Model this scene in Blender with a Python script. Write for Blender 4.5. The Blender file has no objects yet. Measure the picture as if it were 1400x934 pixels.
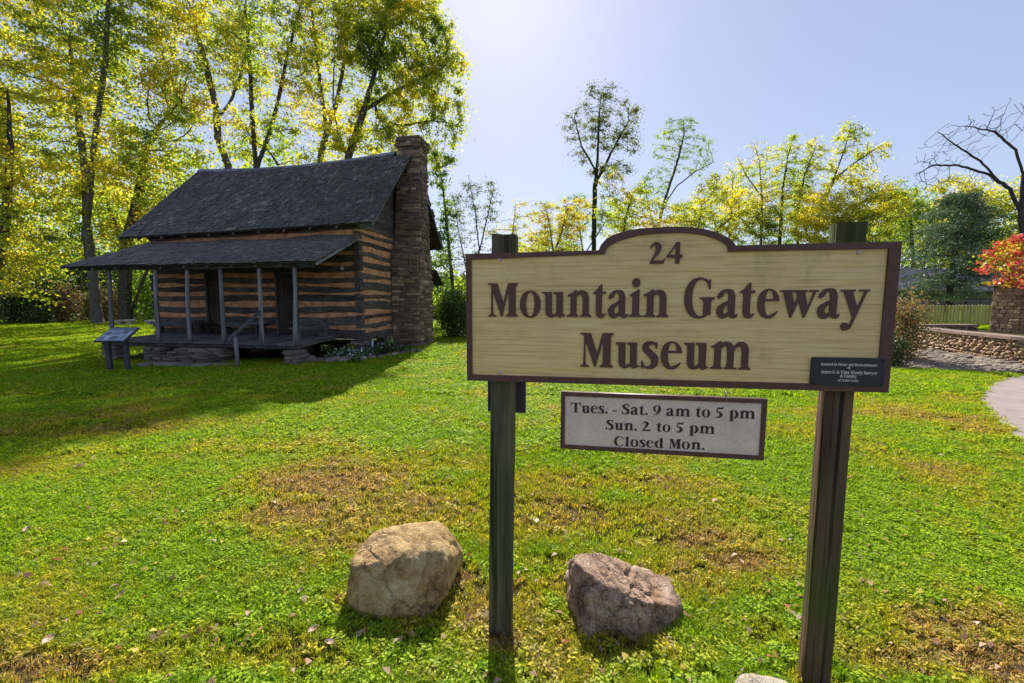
import bpy, math, random
import numpy as np
from mathutils import Vector, Matrix
from math import sin, cos, pi, radians, sqrt, atan, atan2

SC = bpy.context.scene
COL = SC.collection
random.seed(7)
RNG = np.random.default_rng(11)

# ------------------------------------------------------------------ camera, world, sun, exposure
FPX = 560.0                      # focal length in pixels of the 1400 px wide photograph
PITCH = atan(55 / FPX)
CAMZ = 1.6
cam_data = bpy.data.cameras.new('camera')
cam_data.sensor_width = 36
cam_data.lens = FPX / 1400 * 36
cam_data.clip_start = 0.05
cam_data.clip_end = 2000
cam = bpy.data.objects.new('camera', cam_data)
COL.objects.link(cam)
cam.location = (0, 0, CAMZ)
cam.rotation_euler = (pi / 2 - PITCH, 0, 0)
SC.camera = cam

SUN_EL, SUN_AZ = radians(39), radians(-1.6)       # azimuth from +Y towards +X
sun_dir = Vector((sin(SUN_AZ) * cos(SUN_EL), cos(SUN_AZ) * cos(SUN_EL), sin(SUN_EL)))
world = bpy.data.worlds.new('World')
SC.world = world
world.use_nodes = True
wn, wl = world.node_tree.nodes, world.node_tree.links
wn.clear()
sky = wn.new('ShaderNodeTexSky')
sky.sky_type = 'NISHITA'
sky.sun_disc = False
sky.sun_elevation = SUN_EL
sky.sun_rotation = SUN_AZ
sky.altitude = 300
sky.air_density = 1.0
sky.dust_density = 0.6
sky.ozone_density = 2.4
bg = wn.new('ShaderNodeBackground')
bg.inputs['Strength'].default_value = 0.15
wo = wn.new('ShaderNodeOutputWorld')
gam = wn.new('ShaderNodeGamma')            # soft shoulder: the camera's range compression of the bright sky near the sun
gam.inputs['Gamma'].default_value = 0.48
tint = wn.new('ShaderNodeMix')
tint.data_type = 'RGBA'
tint.blend_type = 'MULTIPLY'
tint.inputs[0].default_value = 1.0
tint.inputs[7].default_value = (0.945, 0.955, 1.12, 1)
wl.new(sky.outputs[0], gam.inputs['Color'])
wl.new(gam.outputs[0], tint.inputs[6])
wl.new(tint.outputs[2], bg.inputs['Color'])
wl.new(bg.outputs[0], wo.inputs['Surface'])

sd = bpy.data.lights.new('sun', 'SUN')
sd.energy = 4.3
sd.angle = radians(0.5)
sd.color = (1.0, 0.95, 0.86)
sun = bpy.data.objects.new('sun', sd)
COL.objects.link(sun)
sun.location = (0, 0, 30)
sun.rotation_euler = sun_dir.to_track_quat('Z', 'Y').to_euler()

SC.view_settings.view_transform = 'Standard'
SC.view_settings.look = 'None'
SC.view_settings.gamma = 1.0
SC.view_settings.exposure = 1.15

# ------------------------------------------------------------------ geometry helpers
CAMP = np.array([0, 0, CAMZ])


def ray(px, py):
    dx, dy = (px - 700) / FPX, -(py - 467) / FPX
    return np.array([dx, cos(PITCH) + dy * sin(PITCH), -sin(PITCH) + dy * cos(PITCH)])


def at_depth(px, py, Y):
    d = ray(px, py)
    return CAMP + d * (Y / d[1])


def smooth(t):
    t = np.clip(t, 0, 1)
    return t * t * (3 - 2 * t)


def ground_z(x, y):
    x, y = np.asarray(x, float), np.asarray(y, float)
    z = -0.30 * smooth((y - 2.4) / 9.0)
    z = z - 0.05 * smooth((x - 0.35) / 0.8) * (1 - smooth((y - 2.2) / 2.5))
    z = z + 0.012 * np.sin(x * 1.7 + 1) * np.cos(y * 1.3) + 0.02 * np.sin(x * 0.5 + y * 0.37) * smooth((y - 3) / 5)
    far = smooth((y - 45) / 120)
    return z + far * 1.5


def at_ground(px, py):
    d = ray(px, py)
    z = 0.0
    for _ in range(12):
        P = CAMP + d * ((z - CAMZ) / d[2])
        z = float(ground_z(P[0], P[1]))
    return P


class MB:
    """collects shapes and links them as one mesh object"""

    def __init__(s):
        s.v, s.f = [], []

    def add(s, vs, fs):
        o = len(s.v)
        s.v += [tuple(v) for v in vs]
        s.f += [tuple(o + i for i in f) for f in fs]
        return s

    def box(s, x0, y0, z0, x1, y1, z1, M=None, jit=0.0):
        vs = [(x, y, z) for z in (z0, z1) for x, y in ((x0, y0), (x1, y0), (x1, y1), (x0, y1))]
        if jit:
            vs = [tuple(c + random.uniform(-jit, jit) for c in v) for v in vs]
        if M is not None:
            vs = [tuple(M @ Vector(v)) for v in vs]
        return s.add(vs, [(3, 2, 1, 0), (4, 5, 6, 7), (0, 1, 5, 4), (1, 2, 6, 5), (2, 3, 7, 6), (3, 0, 4, 7)])

    def tube(s, pts, rads, n=8, cap=True):
        pts = [Vector(p) for p in pts]
        rings = []
        up = Vector((0.3, 0.2, 1)).normalized()
        o = len(s.v)
        for i, p in enumerate(pts):
            d = (pts[min(i + 1, len(pts) - 1)] - pts[max(i - 1, 0)]).normalized()
            a = d.cross(up)
            if a.length < 1e-3:
                a = d.cross(Vector((1, 0, 0)))
            a.normalize()
            b = d.cross(a)
            for k in range(n):
                t = 2 * pi * k / n
                s.v.append(tuple(p + (a * cos(t) + b * sin(t)) * rads[i]))
        for i in range(len(pts) - 1):
            for k in range(n):
                k2 = (k + 1) % n
                s.f.append((o + i * n + k, o + i * n + k2, o + (i + 1) * n + k2, o + (i + 1) * n + k))
        if cap:
            s.f.append(tuple(o + k for k in range(n))[::-1])
            s.f.append(tuple(o + (len(pts) - 1) * n + k for k in range(n)))
        return s

    def mesh(s, name, mat, smoothed=False, bevel=0):
        me = bpy.data.meshes.new(name)
        me.from_pydata(s.v, [], s.f)
        if mat:
            me.materials.append(mat)
        if smoothed:
            me.polygons.foreach_set('use_smooth', [True] * len(me.polygons))
        me.update()
        return me

    def build(s, name, mat, parent=None, smoothed=False, M=None, **props):
        ob = bpy.data.objects.new(name, s.mesh(name, mat, smoothed))
        return link(ob, parent, M, **props)


def link(ob, parent=None, M=None, **props):
    COL.objects.link(ob)
    if parent is not None:
        ob.parent = parent
    if M is not None:
        ob.matrix_local = M
    for k, v in props.items():
        ob[k] = v
    return ob


def thing(name, label, cat, loc=(0, 0, 0), rotz=0.0, group=None):
    ob = bpy.data.objects.new(name, None)
    ob.empty_display_size = 0.2
    COL.objects.link(ob)
    ob.location = loc
    ob.rotation_euler = (0, 0, rotz)
    ob['label'] = label
    ob['category'] = cat
    if group:
        ob['group'] = group
    return ob


def np_mesh(name, verts, faces, mat, smoothed=False):
    """verts (N,3), faces (M,k) with k = 3 or 4"""
    verts = np.ascontiguousarray(verts, dtype=np.float32)
    faces = np.ascontiguousarray(faces, dtype=np.int32)
    k = faces.shape[1]
    me = bpy.data.meshes.new(name)
    me.vertices.add(len(verts))
    me.vertices.foreach_set('co', verts.ravel())
    me.loops.add(faces.size)
    me.loops.foreach_set('vertex_index', faces.ravel())
    me.polygons.add(len(faces))
    me.polygons.foreach_set('loop_start', np.arange(0, faces.size, k, dtype=np.int32))
    if mat:
        me.materials.append(mat)
    if smoothed:
        me.polygons.foreach_set('use_smooth', np.ones(len(faces), bool))
    me.update(calc_edges=True)
    return me


# ------------------------------------------------------------------ material helpers
class NT:
    def __init__(s, name):
        s.m = bpy.data.materials.new(name)
        s.m.use_nodes = True
        s.n, s.l = s.m.node_tree.nodes, s.m.node_tree.links
        s.n.clear()
        s.out = s.n.new('ShaderNodeOutputMaterial')

    def new(s, t, **kw):
        nd = s.n.new(t)
        for k, v in kw.items():
            if k.startswith('i_'):
                nd.inputs[k[2:].replace('_', ' ')].default_value = v
            else:
                setattr(nd, k, v)
        return nd

    def put(s, sock, v):
        if isinstance(v, bpy.types.NodeSocket):
            s.l.new(v, sock)
        elif isinstance(v, (tuple, list)) and len(v) == 3 and sock.type == 'RGBA':
            sock.default_value = (*v, 1)
        else:
            sock.default_value = v

    def coord(s, kind='Object', scale=(1, 1, 1)):
        if kind == 'World':
            src = s.new('ShaderNodeNewGeometry').outputs['Position']
        else:
            src = s.new('ShaderNodeTexCoord').outputs[kind]
        mp = s.new('ShaderNodeMapping')
        mp.inputs['Scale'].default_value = scale
        s.l.new(src, mp.inputs['Vector'])
        return mp.outputs[0]

    def noise(s, vec, scale, detail=4, rough=0.55, dist=0.0):
        nd = s.new('ShaderNodeTexNoise')
        nd.inputs['Scale'].default_value = scale
        nd.inputs['Detail'].default_value = detail
        nd.inputs['Roughness'].default_value = rough
        nd.inputs['Distortion'].default_value = dist
        s.l.new(vec, nd.inputs['Vector'])
        return nd.outputs['Fac']

    def ramp(s, fac, stops, interp='LINEAR'):
        nd = s.new('ShaderNodeValToRGB')
        nd.color_ramp.interpolation = interp
        els = nd.color_ramp.elements
        while len(els) < len(stops):
            els.new(0.5)
        for e, (p, c) in zip(els, stops):
            e.position = p
            e.color = (*c, 1) if len(c) == 3 else c
        s.l.new(fac, nd.inputs['Fac'])
        return nd.outputs['Color']

    def math(s, op, a, b=None, c=None, clamp=False):
        nd = s.new('ShaderNodeMath', operation=op, use_clamp=clamp)
        s.put(nd.inputs[0], a)
        if b is not None:
            s.put(nd.inputs[1], b)
        if c is not None:
            s.put(nd.inputs[2], c)
        return nd.outputs[0]

    def mix(s, fac, a, b, mode='MIX'):
        nd = s.new('ShaderNodeMix', data_type='RGBA', blend_type=mode)
        s.put(nd.inputs[0], fac)
        s.put(nd.inputs[6], a)
        s.put(nd.inputs[7], b)
        return nd.outputs[2]

    def bump(s, h, strength=0.5, dist=0.01, normal=None):
        nd = s.new('ShaderNodeBump')
        nd.inputs['Strength'].default_value = strength
        nd.inputs['Distance'].default_value = dist
        s.l.new(h, nd.inputs['Height'])
        if normal is not None:
            s.l.new(normal, nd.inputs['Normal'])
        return nd.outputs[0]

    def island(s):
        return s.new('ShaderNodeNewGeometry').outputs['Random Per Island']

    def objrand(s):
        return s.new('ShaderNodeObjectInfo').outputs['Random']

    def pbr(s, col, rough=0.85, normal=None, spec=0.3, metal=0.0):
        nd = s.new('ShaderNodeBsdfPrincipled')
        s.put(nd.inputs['Base Color'], col)
        s.put(nd.inputs['Roughness'], rough)
        s.put(nd.inputs['Specular IOR Level'], spec)
        s.put(nd.inputs['Metallic'], metal)
        if normal is not None:
            s.l.new(normal, nd.inputs['Normal'])
        s.l.new(nd.outputs[0], s.out.inputs['Surface'])
        return s.m


def mat_wood(name, dark, light, axis=0, grain=14, rough=0.9, bump=0.6, tint=None, tint_amt=0.4, rnd=0.5):
    """weathered wood, grain stretched along the local axis"""
    t = NT(name)
    sc = [grain] * 3
    sc[axis] = grain * 0.06
    v = t.coord('Object', tuple(sc))
    g = t.noise(v, 1.0, 6, 0.65, 0.4)
    v2 = t.coord('Object', (1, 1, 1))
    g2 = t.noise(v2, 2.3, 4)
    f = t.math('ADD', t.math('MULTIPLY', g, 0.75), t.math('MULTIPLY', g2, 0.35))
    f = t.math('ADD', f, t.math('MULTIPLY', t.math('SUBTRACT', t.objrand(), 0.5), rnd * 0.4))
    c = t.ramp(f, [(0.36, dark), (0.56, tuple((a + b) / 2 for a, b in zip(dark, light))), (0.74, light)])
    vc = t.coord('Object', tuple(q * (1.7 if i_ != axis else 0.5) for i_, q in enumerate(sc)))
    crk = t.ramp(t.noise(vc, 1.0, 3, 0.5, 0.3), [(0.35, (1, 1, 1)), (0.42, (0, 0, 0))])
    c = t.mix(t.math('MULTIPLY', crk, 0.8), c, tuple(q * 0.25 for q in dark))
    if tint:
        n3 = t.noise(v2, 1.4, 3)
        c = t.mix(t.math('MULTIPLY', t.ramp(n3, [(0.45, (0, 0, 0)), (0.65, (1, 1, 1))]), tint_amt), c, tint)
    h = t.math('SUBTRACT', g, t.math('MULTIPLY', crk, 0.35))
    return t.pbr(c, rough, t.bump(h, bump, 0.02), 0.2)


def mat_plain(name, col, var=0.15, scale=6, rough=0.8, bump=0.2, bdist=0.005, spec=0.3, metal=0.0):
    t = NT(name)
    v = t.coord('Object')
    n = t.noise(v, scale, 5)
    d = tuple(c * (1 - var * 2) for c in col)
    l = tuple(min(1, c * (1 + var * 2)) for c in col)
    c = t.ramp(n, [(0.25, d), (0.75, l)])
    return t.pbr(c, rough, t.bump(t.noise(v, scale * 6, 5), bump, bdist), spec, metal)


def mat_stones(name, cols, scale=9, rough=0.85, use_island=False, bump=0.7):
    t = NT(name)
    r = t.island() if use_island else t.objrand()
    stops = [(i / max(1, len(cols) - 1), c) for i, c in enumerate(cols)]
    base = t.ramp(r, stops)
    v = t.coord('World')
    n = t.noise(v, scale, 6, 0.6)
    c = t.mix(t.math('MULTIPLY', n, 1.0), t.mix(1.0, base, (0.55, 0.5, 0.47), 'MULTIPLY'), t.mix(1.0, base, (1.4, 1.35, 1.3), 'MULTIPLY'))
    return t.pbr(c, rough, t.bump(t.noise(v, scale * 3, 6), bump, 0.02), 0.25)


def mat_leaf(name, cols, trans_gain=1.6, patch=0.22, mixf=0.55, rnd=0.55, bright=(1, 1, 1)):
    """thin leaves lit from both sides; the colour varies leaf by leaf and clump by clump"""
    t = NT(name)
    r = t.island()
    v = t.coord('Object')
    n = t.noise(v, patch, 3)
    f = t.math('ADD', t.math('MULTIPLY', r, rnd), t.math('MULTIPLY', t.math('SUBTRACT', n, 0.5), 2.2))
    f = t.math('ADD', f, 0.5 - rnd / 2, clamp=True)
    base = t.ramp(f, [(i / (len(cols) - 1), c) for i, c in enumerate(cols)])
    d = t.new('ShaderNodeBsdfDiffuse')
    t.l.new(base, d.inputs['Color'])
    tr = t.new('ShaderNodeBsdfTranslucent')
    t.l.new(t.mix(1.0, base, tuple(trans_gain * b for b in bright), 'MULTIPLY'), tr.inputs['Color'])
    mx = t.new('ShaderNodeMixShader')
    mx.inputs[0].default_value = mixf
    t.l.new(d.outputs[0], mx.inputs[1])
    t.l.new(tr.outputs[0], mx.inputs[2])
    gl = t.new('ShaderNodeBsdfGlossy')
    gl.inputs['Roughness'].default_value = 0.45
    gl.inputs['Color'].default_value = (1, 1, 1, 1)
    m2 = t.new('ShaderNodeMixShader')
    m2.inputs[0].default_value = 0.03
    t.l.new(mx.outputs[0], m2.inputs[1])
    t.l.new(gl.outputs[0], m2.inputs[2])
    t.l.new(m2.outputs[0], t.out.inputs['Surface'])
    return t.m

# ================================================================== LAWN, PATH
# dry patches of the lawn: (x, y, radius x, radius y, strength)
P_ = lambda px, py: at_ground(px, py)[:2]
DRY = []
for px, py, rx, ry, s in ((686, 874, .11, .10, 1.0), (1118, 940, .13, .13, 1.0), (540, 845, .25, .12, .5), (560, 690, 1.4, .6, .68), (800, 710, 1.3, .4, .66), (620, 830, .6, .3, .60), (820, 880, .5, .2, .55), (1050, 870, .35, .2, .60), (930, 790, .5, .25, .6), (1250, 860, .6, .18, .4), (330, 610, 1.6, .6, .35), (1280, 570, 1.8, 1.0, .45), (1340, 690, .6, .14, .3), (330, 880, .6, .14, .45), (850, 580, 1.6, .8, .25)):
    q = at_ground(px, py)[:2]
    DRY.append((float(q[0]), float(q[1]), rx, ry, s))
for px, py, rx, ry, s in ((470, 660, .9, .45, 1.0), (400, 700, .5, .25, .9), (560, 640, .7, .3, .6), (800, 660, .8, .25, .7), (950, 740, .45, .16, .8),
                          (1010, 770, .35, .14, .9), (1280, 640, .8, .22, .5), (1300, 850, .5, .12, .7), (1200, 900, .3, .1, .9), (1380, 910, .3, .15, 1.0),
                          (350, 900, .5, .12, .7), (60, 915, .5, .1, .9), (150, 590, 1.6, .5, .6), (120, 570, 1.2, .5, .7), (1330, 590, 1.0, .4, .5),
                          (630, 790, .12, .12, 1.0), (760, 800, .1, .12, .9), (750, 770, .3, .1, .5), (1260, 560, 1.2, .7, .4), (500, 750, .25, .1, .8), (870, 620, .9, .3, .35)):
    q = P_(px, py)
    DRY.append((float(q[0]), float(q[1]), rx, ry, s))


def dryness(x, y):
    d = np.zeros_like(x)
    for cx, cy, rx, ry, s in DRY:
        d = np.maximum(d, s * np.exp(-(((x - cx) / rx) ** 2 + ((y - cy) / ry) ** 2)))
    return d


def lawn_colour(t, green, mid, dry):
    """node colour shared by the soil sheet and the grass: dry blobs broken up by noise"""
    pos = t.new('ShaderNodeNewGeometry').outputs['Position']
    sep = t.new('ShaderNodeSeparateXYZ')
    t.l.new(pos, sep.inputs[0])
    X, Y = sep.outputs[0], sep.outputs[1]
    tot = None
    for cx, cy, rx, ry, s in DRY:
        a = t.math('MULTIPLY', t.math('SUBTRACT', X, cx), 1 / rx)
        b = t.math('MULTIPLY', t.math('SUBTRACT', Y, cy), 1 / ry)
        q = t.math('ADD', t.math('MULTIPLY', a, a), t.math('MULTIPLY', b, b))
        e = t.math('MULTIPLY', t.math('POWER', 2.718, t.math('MULTIPLY', q, -1.0)), s)
        tot = e if tot is None else t.math('MAXIMUM', tot, e)
    cmb = t.new('ShaderNodeCombineXYZ')
    t.l.new(X, cmb.inputs[0])
    t.l.new(Y, cmb.inputs[1])
    n1 = t.noise(cmb.outputs[0], 0.9, 5, 0.6)
    n2 = t.noise(cmb.outputs[0], 7.0, 4, 0.65)
    f = t.math('ADD', t.math('MULTIPLY', tot, 0.75), t.math('MULTIPLY', t.math('SUBTRACT', n1, 0.5), 2.1))
    f = t.math('ADD', f, t.math('MULTIPLY', t.math('SUBTRACT', n2, 0.5), 0.9))
    f = t.math('ADD', f, 0.10)
    return t.ramp(f, [(0.08, green), (0.42, mid), (0.85, dry)]), f


t = NT('soil_and_thatch')
c, f = lawn_colour(t, (0.028, 0.042, 0.008), (0.075, 0.06, 0.018), (0.16, 0.105, 0.06))
v = t.coord('World')
n = t.noise(v, 60, 6, 0.7)
n5 = t.noise(v, 9, 5, 0.7)
c = t.mix(t.math('MULTIPLY', n, 0.8), c, t.mix(1.0, c, (0.35, 0.33, 0.3), 'MULTIPLY'))
c = t.mix(t.math('MULTIPLY', t.ramp(n5, [(0.5, (0, 0, 0)), (0.7, (1, 1, 1))]), 0.4), c, (0.25, 0.2, 0.06))
M_SOIL = t.pbr(c, 0.95, t.bump(n, 1.0, 0.03), 0.1)

# soil sheet reaching the horizon, finer near the camera
ys = np.concatenate([np.linspace(-30, 0, 8), np.linspace(0.5, 12, 60), np.linspace(13, 45, 40), np.geomspace(48, 900, 24)])
xs = np.concatenate([-np.geomspace(900, 20, 22), np.linspace(-19, 19, 120), np.geomspace(20, 900, 22)])
gx, gy = np.meshgrid(xs, ys)
gv = np.stack([gx.ravel(), gy.ravel(), ground_z(gx, gy).ravel()], 1)
nx, ny = len(xs), len(ys)
ii = np.arange(nx * ny).reshape(ny, nx)
gf = np.stack([ii[:-1, :-1].ravel(), ii[:-1, 1:].ravel(), ii[1:, 1:].ravel(), ii[1:, :-1].ravel()], 1)
link(bpy.data.objects.new('ground', np_mesh('ground', gv, gf, M_SOIL, True)), kind='structure')

# concrete path sweeping in from the right
PATH_EDGE = [(1400, 610), (1378, 588), (1356, 568), (1343, 553), (1338, 545), (1342, 533), (1354, 525), (1373, 518), (1400, 513), (1440, 508)]
pe = [at_ground(a, b)[:2] for a, b in PATH_EDGE]
t = NT('path_concrete')
v = t.coord('World')
n = t.noise(v, 3.0, 6, 0.7)
n2 = t.noise(v, 80, 4, 0.7)
c = t.ramp(t.math('ADD', t.math('MULTIPLY', n, 0.7), t.math('MULTIPLY', n2, 0.3)), [(0.3, (0.20, 0.16, 0.145)), (0.7, (0.33, 0.27, 0.245))])
M_CONC = t.pbr(c, 0.9, t.bump(n2, 0.4, 0.004), 0.2)


def in_path(x, y):
    return (x > 7.3) & point_in(x, y, PATH_POLY)


def point_in(x, y, poly):
    m = np.zeros(x.shape, bool)
    k = len(poly)
    for i in range(k):
        (x1, y1), (x2, y2) = poly[i], poly[(i + 1) % k]
        if y1 == y2:
            continue
        m ^= ((y1 > y) != (y2 > y)) & (x < (x2 - x1) * (y - y1) / (y2 - y1) + x1)
    return m


PATH_POLY = [(float(a), float(b)) for a, b in pe] + [(16.5, 8.6), (17.5, 6.0), (15.0, 3.4), (9.0, 2.4), (6.6, 3.6)]


def in_path(x, y):
    return point_in(x, y, PATH_POLY)


mb = MB()
cen = np.mean(PATH_POLY, 0)
k = len(PATH_POLY)
top = [(x, y, float(ground_z(x, y)) + 0.022) for x, y in PATH_POLY]
bot = [(x, y, float(ground_z(x, y)) - 0.12) for x, y in PATH_POLY]
mb.add([(cen[0], cen[1], float(ground_z(*cen)) + 0.03)] + top + bot,
       [(0, 1 + (i + 1) % k, 1 + i) for i in range(k)] + [(1 + i, 1 + (i + 1) % k, 1 + k + (i + 1) % k, 1 + k + i) for i in range(k)])
pm = mb.mesh('path', M_CONC)
import bmesh
bm = bmesh.new(); bm.from_mesh(pm); bmesh.ops.recalc_face_normals(bm, faces=bm.faces); bm.to_mesh(pm); bm.free()
link(bpy.data.objects.new('path', pm), kind='structure')

# grass and clover: clumps of small leaves instanced over the lawn
def grass_mat(name, green, mid, dry):
    t = NT(name)
    c, f = lawn_colour(t, green, mid, dry)
    r = t.island()
    r2 = t.objrand()
    c = t.mix(t.math('MULTIPLY', r, 0.5), c, t.mix(1.0, c, (2.1, 1.8, 0.9), 'MULTIPLY'))
    c = t.mix(t.math('MULTIPLY', r2, 0.7), c, t.mix(1.0, c, (0.42, 0.55, 0.45), 'MULTIPLY'))
    r3 = t.math('FRACT', t.math('MULTIPLY', r, 37.0))
    c = t.mix(t.ramp(r3, [(0.55, (0, 0, 0)), (0.85, (1, 1, 1))]), c, t.mix(1.0, c, (0.35, 0.45, 0.42), 'MULTIPLY'))
    c = t.mix(t.ramp(t.math('MULTIPLY', r2, t.math('ADD', 0.93, t.math('MULTIPLY', f, 0.16))), [(0.94, (0, 0, 0)), (0.97, (1, 1, 1))]), c, (0.36, 0.27, 0.12))
    d = t.new('ShaderNodeBsdfDiffuse'); t.l.new(c, d.inputs['Color'])
    tr = t.new('ShaderNodeBsdfTranslucent'); t.l.new(t.mix(1.0, c, (1.7, 1.7, 1.0), 'MULTIPLY'), tr.inputs['Color'])
    mx = t.new('ShaderNodeMixShader'); mx.inputs[0].default_value = 0.42
    t.l.new(d.outputs[0], mx.inputs[1]); t.l.new(tr.outputs[0], mx.inputs[2])
    gl = t.new('ShaderNodeBsdfGlossy'); gl.inputs['Roughness'].default_value = 0.6
    m2 = t.new('ShaderNodeMixShader'); m2.inputs[0].default_value = 0.018
    t.l.new(mx.outputs[0], m2.inputs[1]); t.l.new(gl.outputs[0], m2.inputs[2])
    t.l.new(m2.outputs[0], t.out.inputs['Surface'])
    return t.m


M_GRASS = grass_mat('grass_blades', (0.295, 0.425, 0.008), (0.45, 0.42, 0.025), (0.45, 0.30, 0.12))


def clump(kind, seed):
    r = np.random.default_rng(seed)
    V, F = [], []
    if kind == 'clover':
        for i in range(15):
            a = r.uniform(0, 2 * pi); d = 0.034 * sqrt(r.uniform())
            px, py = d * cos(a), d * sin(a)
            h = r.uniform(0.006, 0.042)
            yaw = r.uniform(0, 2 * pi)
            tilt = r.uniform(-0.7, 0.7)
            L, Wd = r.uniform(0.009, 0.017), r.uniform(0.0055, 0.0095)
            R = Matrix.Rotation(yaw, 3, 'Z') @ Matrix.Rotation(tilt, 3, 'Y')
            pts = [(-L, 0, 0), (0, -Wd, 0.001), (L, 0, 0.001), (0, Wd, 0.001)]
            o = len(V)
            V += [tuple(R @ Vector(p) + Vector((px, py, h))) for p in pts]
            F.append((o, o + 1, o + 2, o + 3))
        for i in range(4):
            blade(V, F, r, 0.02, 0.045)
    elif kind == 'grass':
        for i in range(22):
            blade(V, F, r, 0.018, 0.05)
    else:
        for i in range(14):
            blade(V, F, r, 0.006, 0.022)
    me = bpy.data.meshes.new('grass_clump')
    me.from_pydata(V, [], F)
    me.materials.append(M_GRASS)
    me.update()
    return me


def blade(V, F, r, h0, h1):
    a = r.uniform(0, 2 * pi); d = 0.03 * sqrt(r.uniform())
    px, py = d * cos(a), d * sin(a)
    h = r.uniform(h0, h1)
    yaw = r.uniform(0, 2 * pi)
    lean = r.uniform(0.2, 1.1) * h
    w = r.uniform(0.0012, 0.0028)
    cx, sx = cos(yaw), sin(yaw)
    o = len(V)
    V += [(px - sx * w, py + cx * w, 0), (px + sx * w, py - cx * w, 0),
          (px + cx * lean * 0.4 + sx * w, py + sx * lean * 0.4 - cx * w, h * 0.7), (px + cx * lean * 0.4 - sx * w, py + sx * lean * 0.4 + cx * w, h * 0.7),
          (px + cx * lean, py + sx * lean, h)]
    F += [(o, o + 1, o + 2, o + 3), (o + 3, o + 2, o + 4)]


gcol = bpy.data.collections.new('grass_clumps')
for i, (kd, sd_) in enumerate((('clover', 1), ('clover', 2), ('clover', 3), ('grass', 4), ('grass', 5), ('dry', 6))):
    gcol.objects.link(bpy.data.objects.new('grass_clump_%s' % 'abcdef'[i], clump(kd, sd_)))
pts, scl, idx = [], [], []
for y0, y1, dens, s in ((0.6, 2.6, 3400, 0.68), (2.6, 4.2, 1900, .85), (4.2, 7.5, 620, 1.4), (7.5, 13, 200, 2.5), (13, 22, 70, 4.0), (22, 38, 22, 6.5)):
    xm = 1.34 * y1 + 2.6
    nmb = int((y1 - y0) * 2 * xm * dens)
    x = RNG.uniform(-xm, xm, nmb)
    y = RNG.uniform(y0, y1, nmb)
    keep = (np.abs(x) < 1.34 * y + 2.6) & ~in_path(x + RNG.normal(size=nmb) * .05, y + RNG.normal(size=nmb) * .05)
    keep &= ~((x > 10.2) & (y > 11.2)) | ((x > 16.3) & (y > 17)) | ((x > 10.2) & (x < 15) & (y > 18))
    # under the cabin no grass
    keep &= ~((x > -13.5) & (x < -4.2) & (y > 13.0) & (y < 21))
    x, y = x[keep], y[keep]
    dr = dryness(x, y) + 0.35 * (np.sin(x * 3.1 + 2 * np.sin(y * 2.3)) * np.sin(y * 4.7 + x) * 0.5)
    u = RNG.uniform(size=len(x))
    # clover in patches, grass elsewhere, short dry tufts on the dry ground
    cl = 0.5 + 0.5 * np.sin(x * 1.1 + 1.3) * np.cos(y * 0.9 + 0.4 * x)
    k = np.where(u < dr * 0.9, 5, np.where(RNG.uniform(size=len(x)) < cl * 0.5 + 0.03, RNG.integers(0, 3, len(x)), RNG.integers(3, 5, len(x))))
    thin = (dr > 0.45) & (RNG.uniform(size=len(x)) < 0.4)
    x, y, k = x[~thin], y[~thin], k[~thin]
    pts.append(np.stack([x, y, np.where((x > 16.3) & (y > 9), 0.42, ground_z(x, y) - 0.002)], 1))
    scl.append(s * RNG.uniform(0.55, 1.45, len(x)))
    idx.append(k)
pts, scl, idx = np.concatenate(pts), np.concatenate(scl), np.concatenate(idx)
gm = bpy.data.meshes.new('grass')
gm.vertices.add(len(pts))
gm.vertices.foreach_set('co', pts.astype(np.float32).ravel())
gm.attributes.new('tuft_size', 'FLOAT', 'POINT').data.foreach_set('value', scl.astype(np.float32))
gm.attributes.new('tuft_kind', 'INT', 'POINT').data.foreach_set('value', idx.astype(np.int32))
gm.attributes.new('tuft_turn', 'FLOAT', 'POINT').data.foreach_set('value', RNG.uniform(0, 6.28, len(pts)).astype(np.float32))
gm.update()
grass = link(bpy.data.objects.new('grass', gm), kind='stuff', label='short green lawn of clover and grass with dry brown patches')
grass['category'] = 'grass'
ng = bpy.data.node_groups.new('grass_scatter', 'GeometryNodeTree')
ng.interface.new_socket('Geometry', in_out='INPUT', socket_type='NodeSocketGeometry')
ng.interface.new_socket('Geometry', in_out='OUTPUT', socket_type='NodeSocketGeometry')
gi, go = ng.nodes.new('NodeGroupInput'), ng.nodes.new('NodeGroupOutput')
ci = ng.nodes.new('GeometryNodeCollectionInfo')
ci.inputs['Collection'].default_value = gcol
ci.inputs['Separate Children'].default_value = True
ci.inputs['Reset Children'].default_value = True
iop = ng.nodes.new('GeometryNodeInstanceOnPoints')
iop.inputs['Pick Instance'].default_value = True


def attr(name, typ):
    nd = ng.nodes.new('GeometryNodeInputNamedAttribute')
    nd.data_type = typ
    nd.inputs['Name'].default_value = name
    return nd.outputs['Attribute']


cx = ng.nodes.new('ShaderNodeCombineXYZ')
ng.links.new(attr('tuft_turn', 'FLOAT'), cx.inputs['Z'])
cs = ng.nodes.new('ShaderNodeCombineXYZ')
pw = ng.nodes.new('ShaderNodeMath'); pw.operation = 'POWER'; pw.inputs[1].default_value = 0.7
sa = attr('tuft_size', 'FLOAT')
ng.links.new(sa, cs.inputs['X']); ng.links.new(sa, cs.inputs['Y']); ng.links.new(sa, pw.inputs[0]); ng.links.new(pw.outputs[0], cs.inputs['Z'])
ng.links.new(gi.outputs[0], iop.inputs['Points'])
ng.links.new(ci.outputs[0], iop.inputs['Instance'])
ng.links.new(attr('tuft_kind', 'INT'), iop.inputs['Instance Index'])
ng.links.new(cx.outputs[0], iop.inputs['Rotation'])
ng.links.new(cs.outputs[0], iop.inputs['Scale'])
ng.links.new(iop.outputs[0], go.inputs[0])
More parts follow.
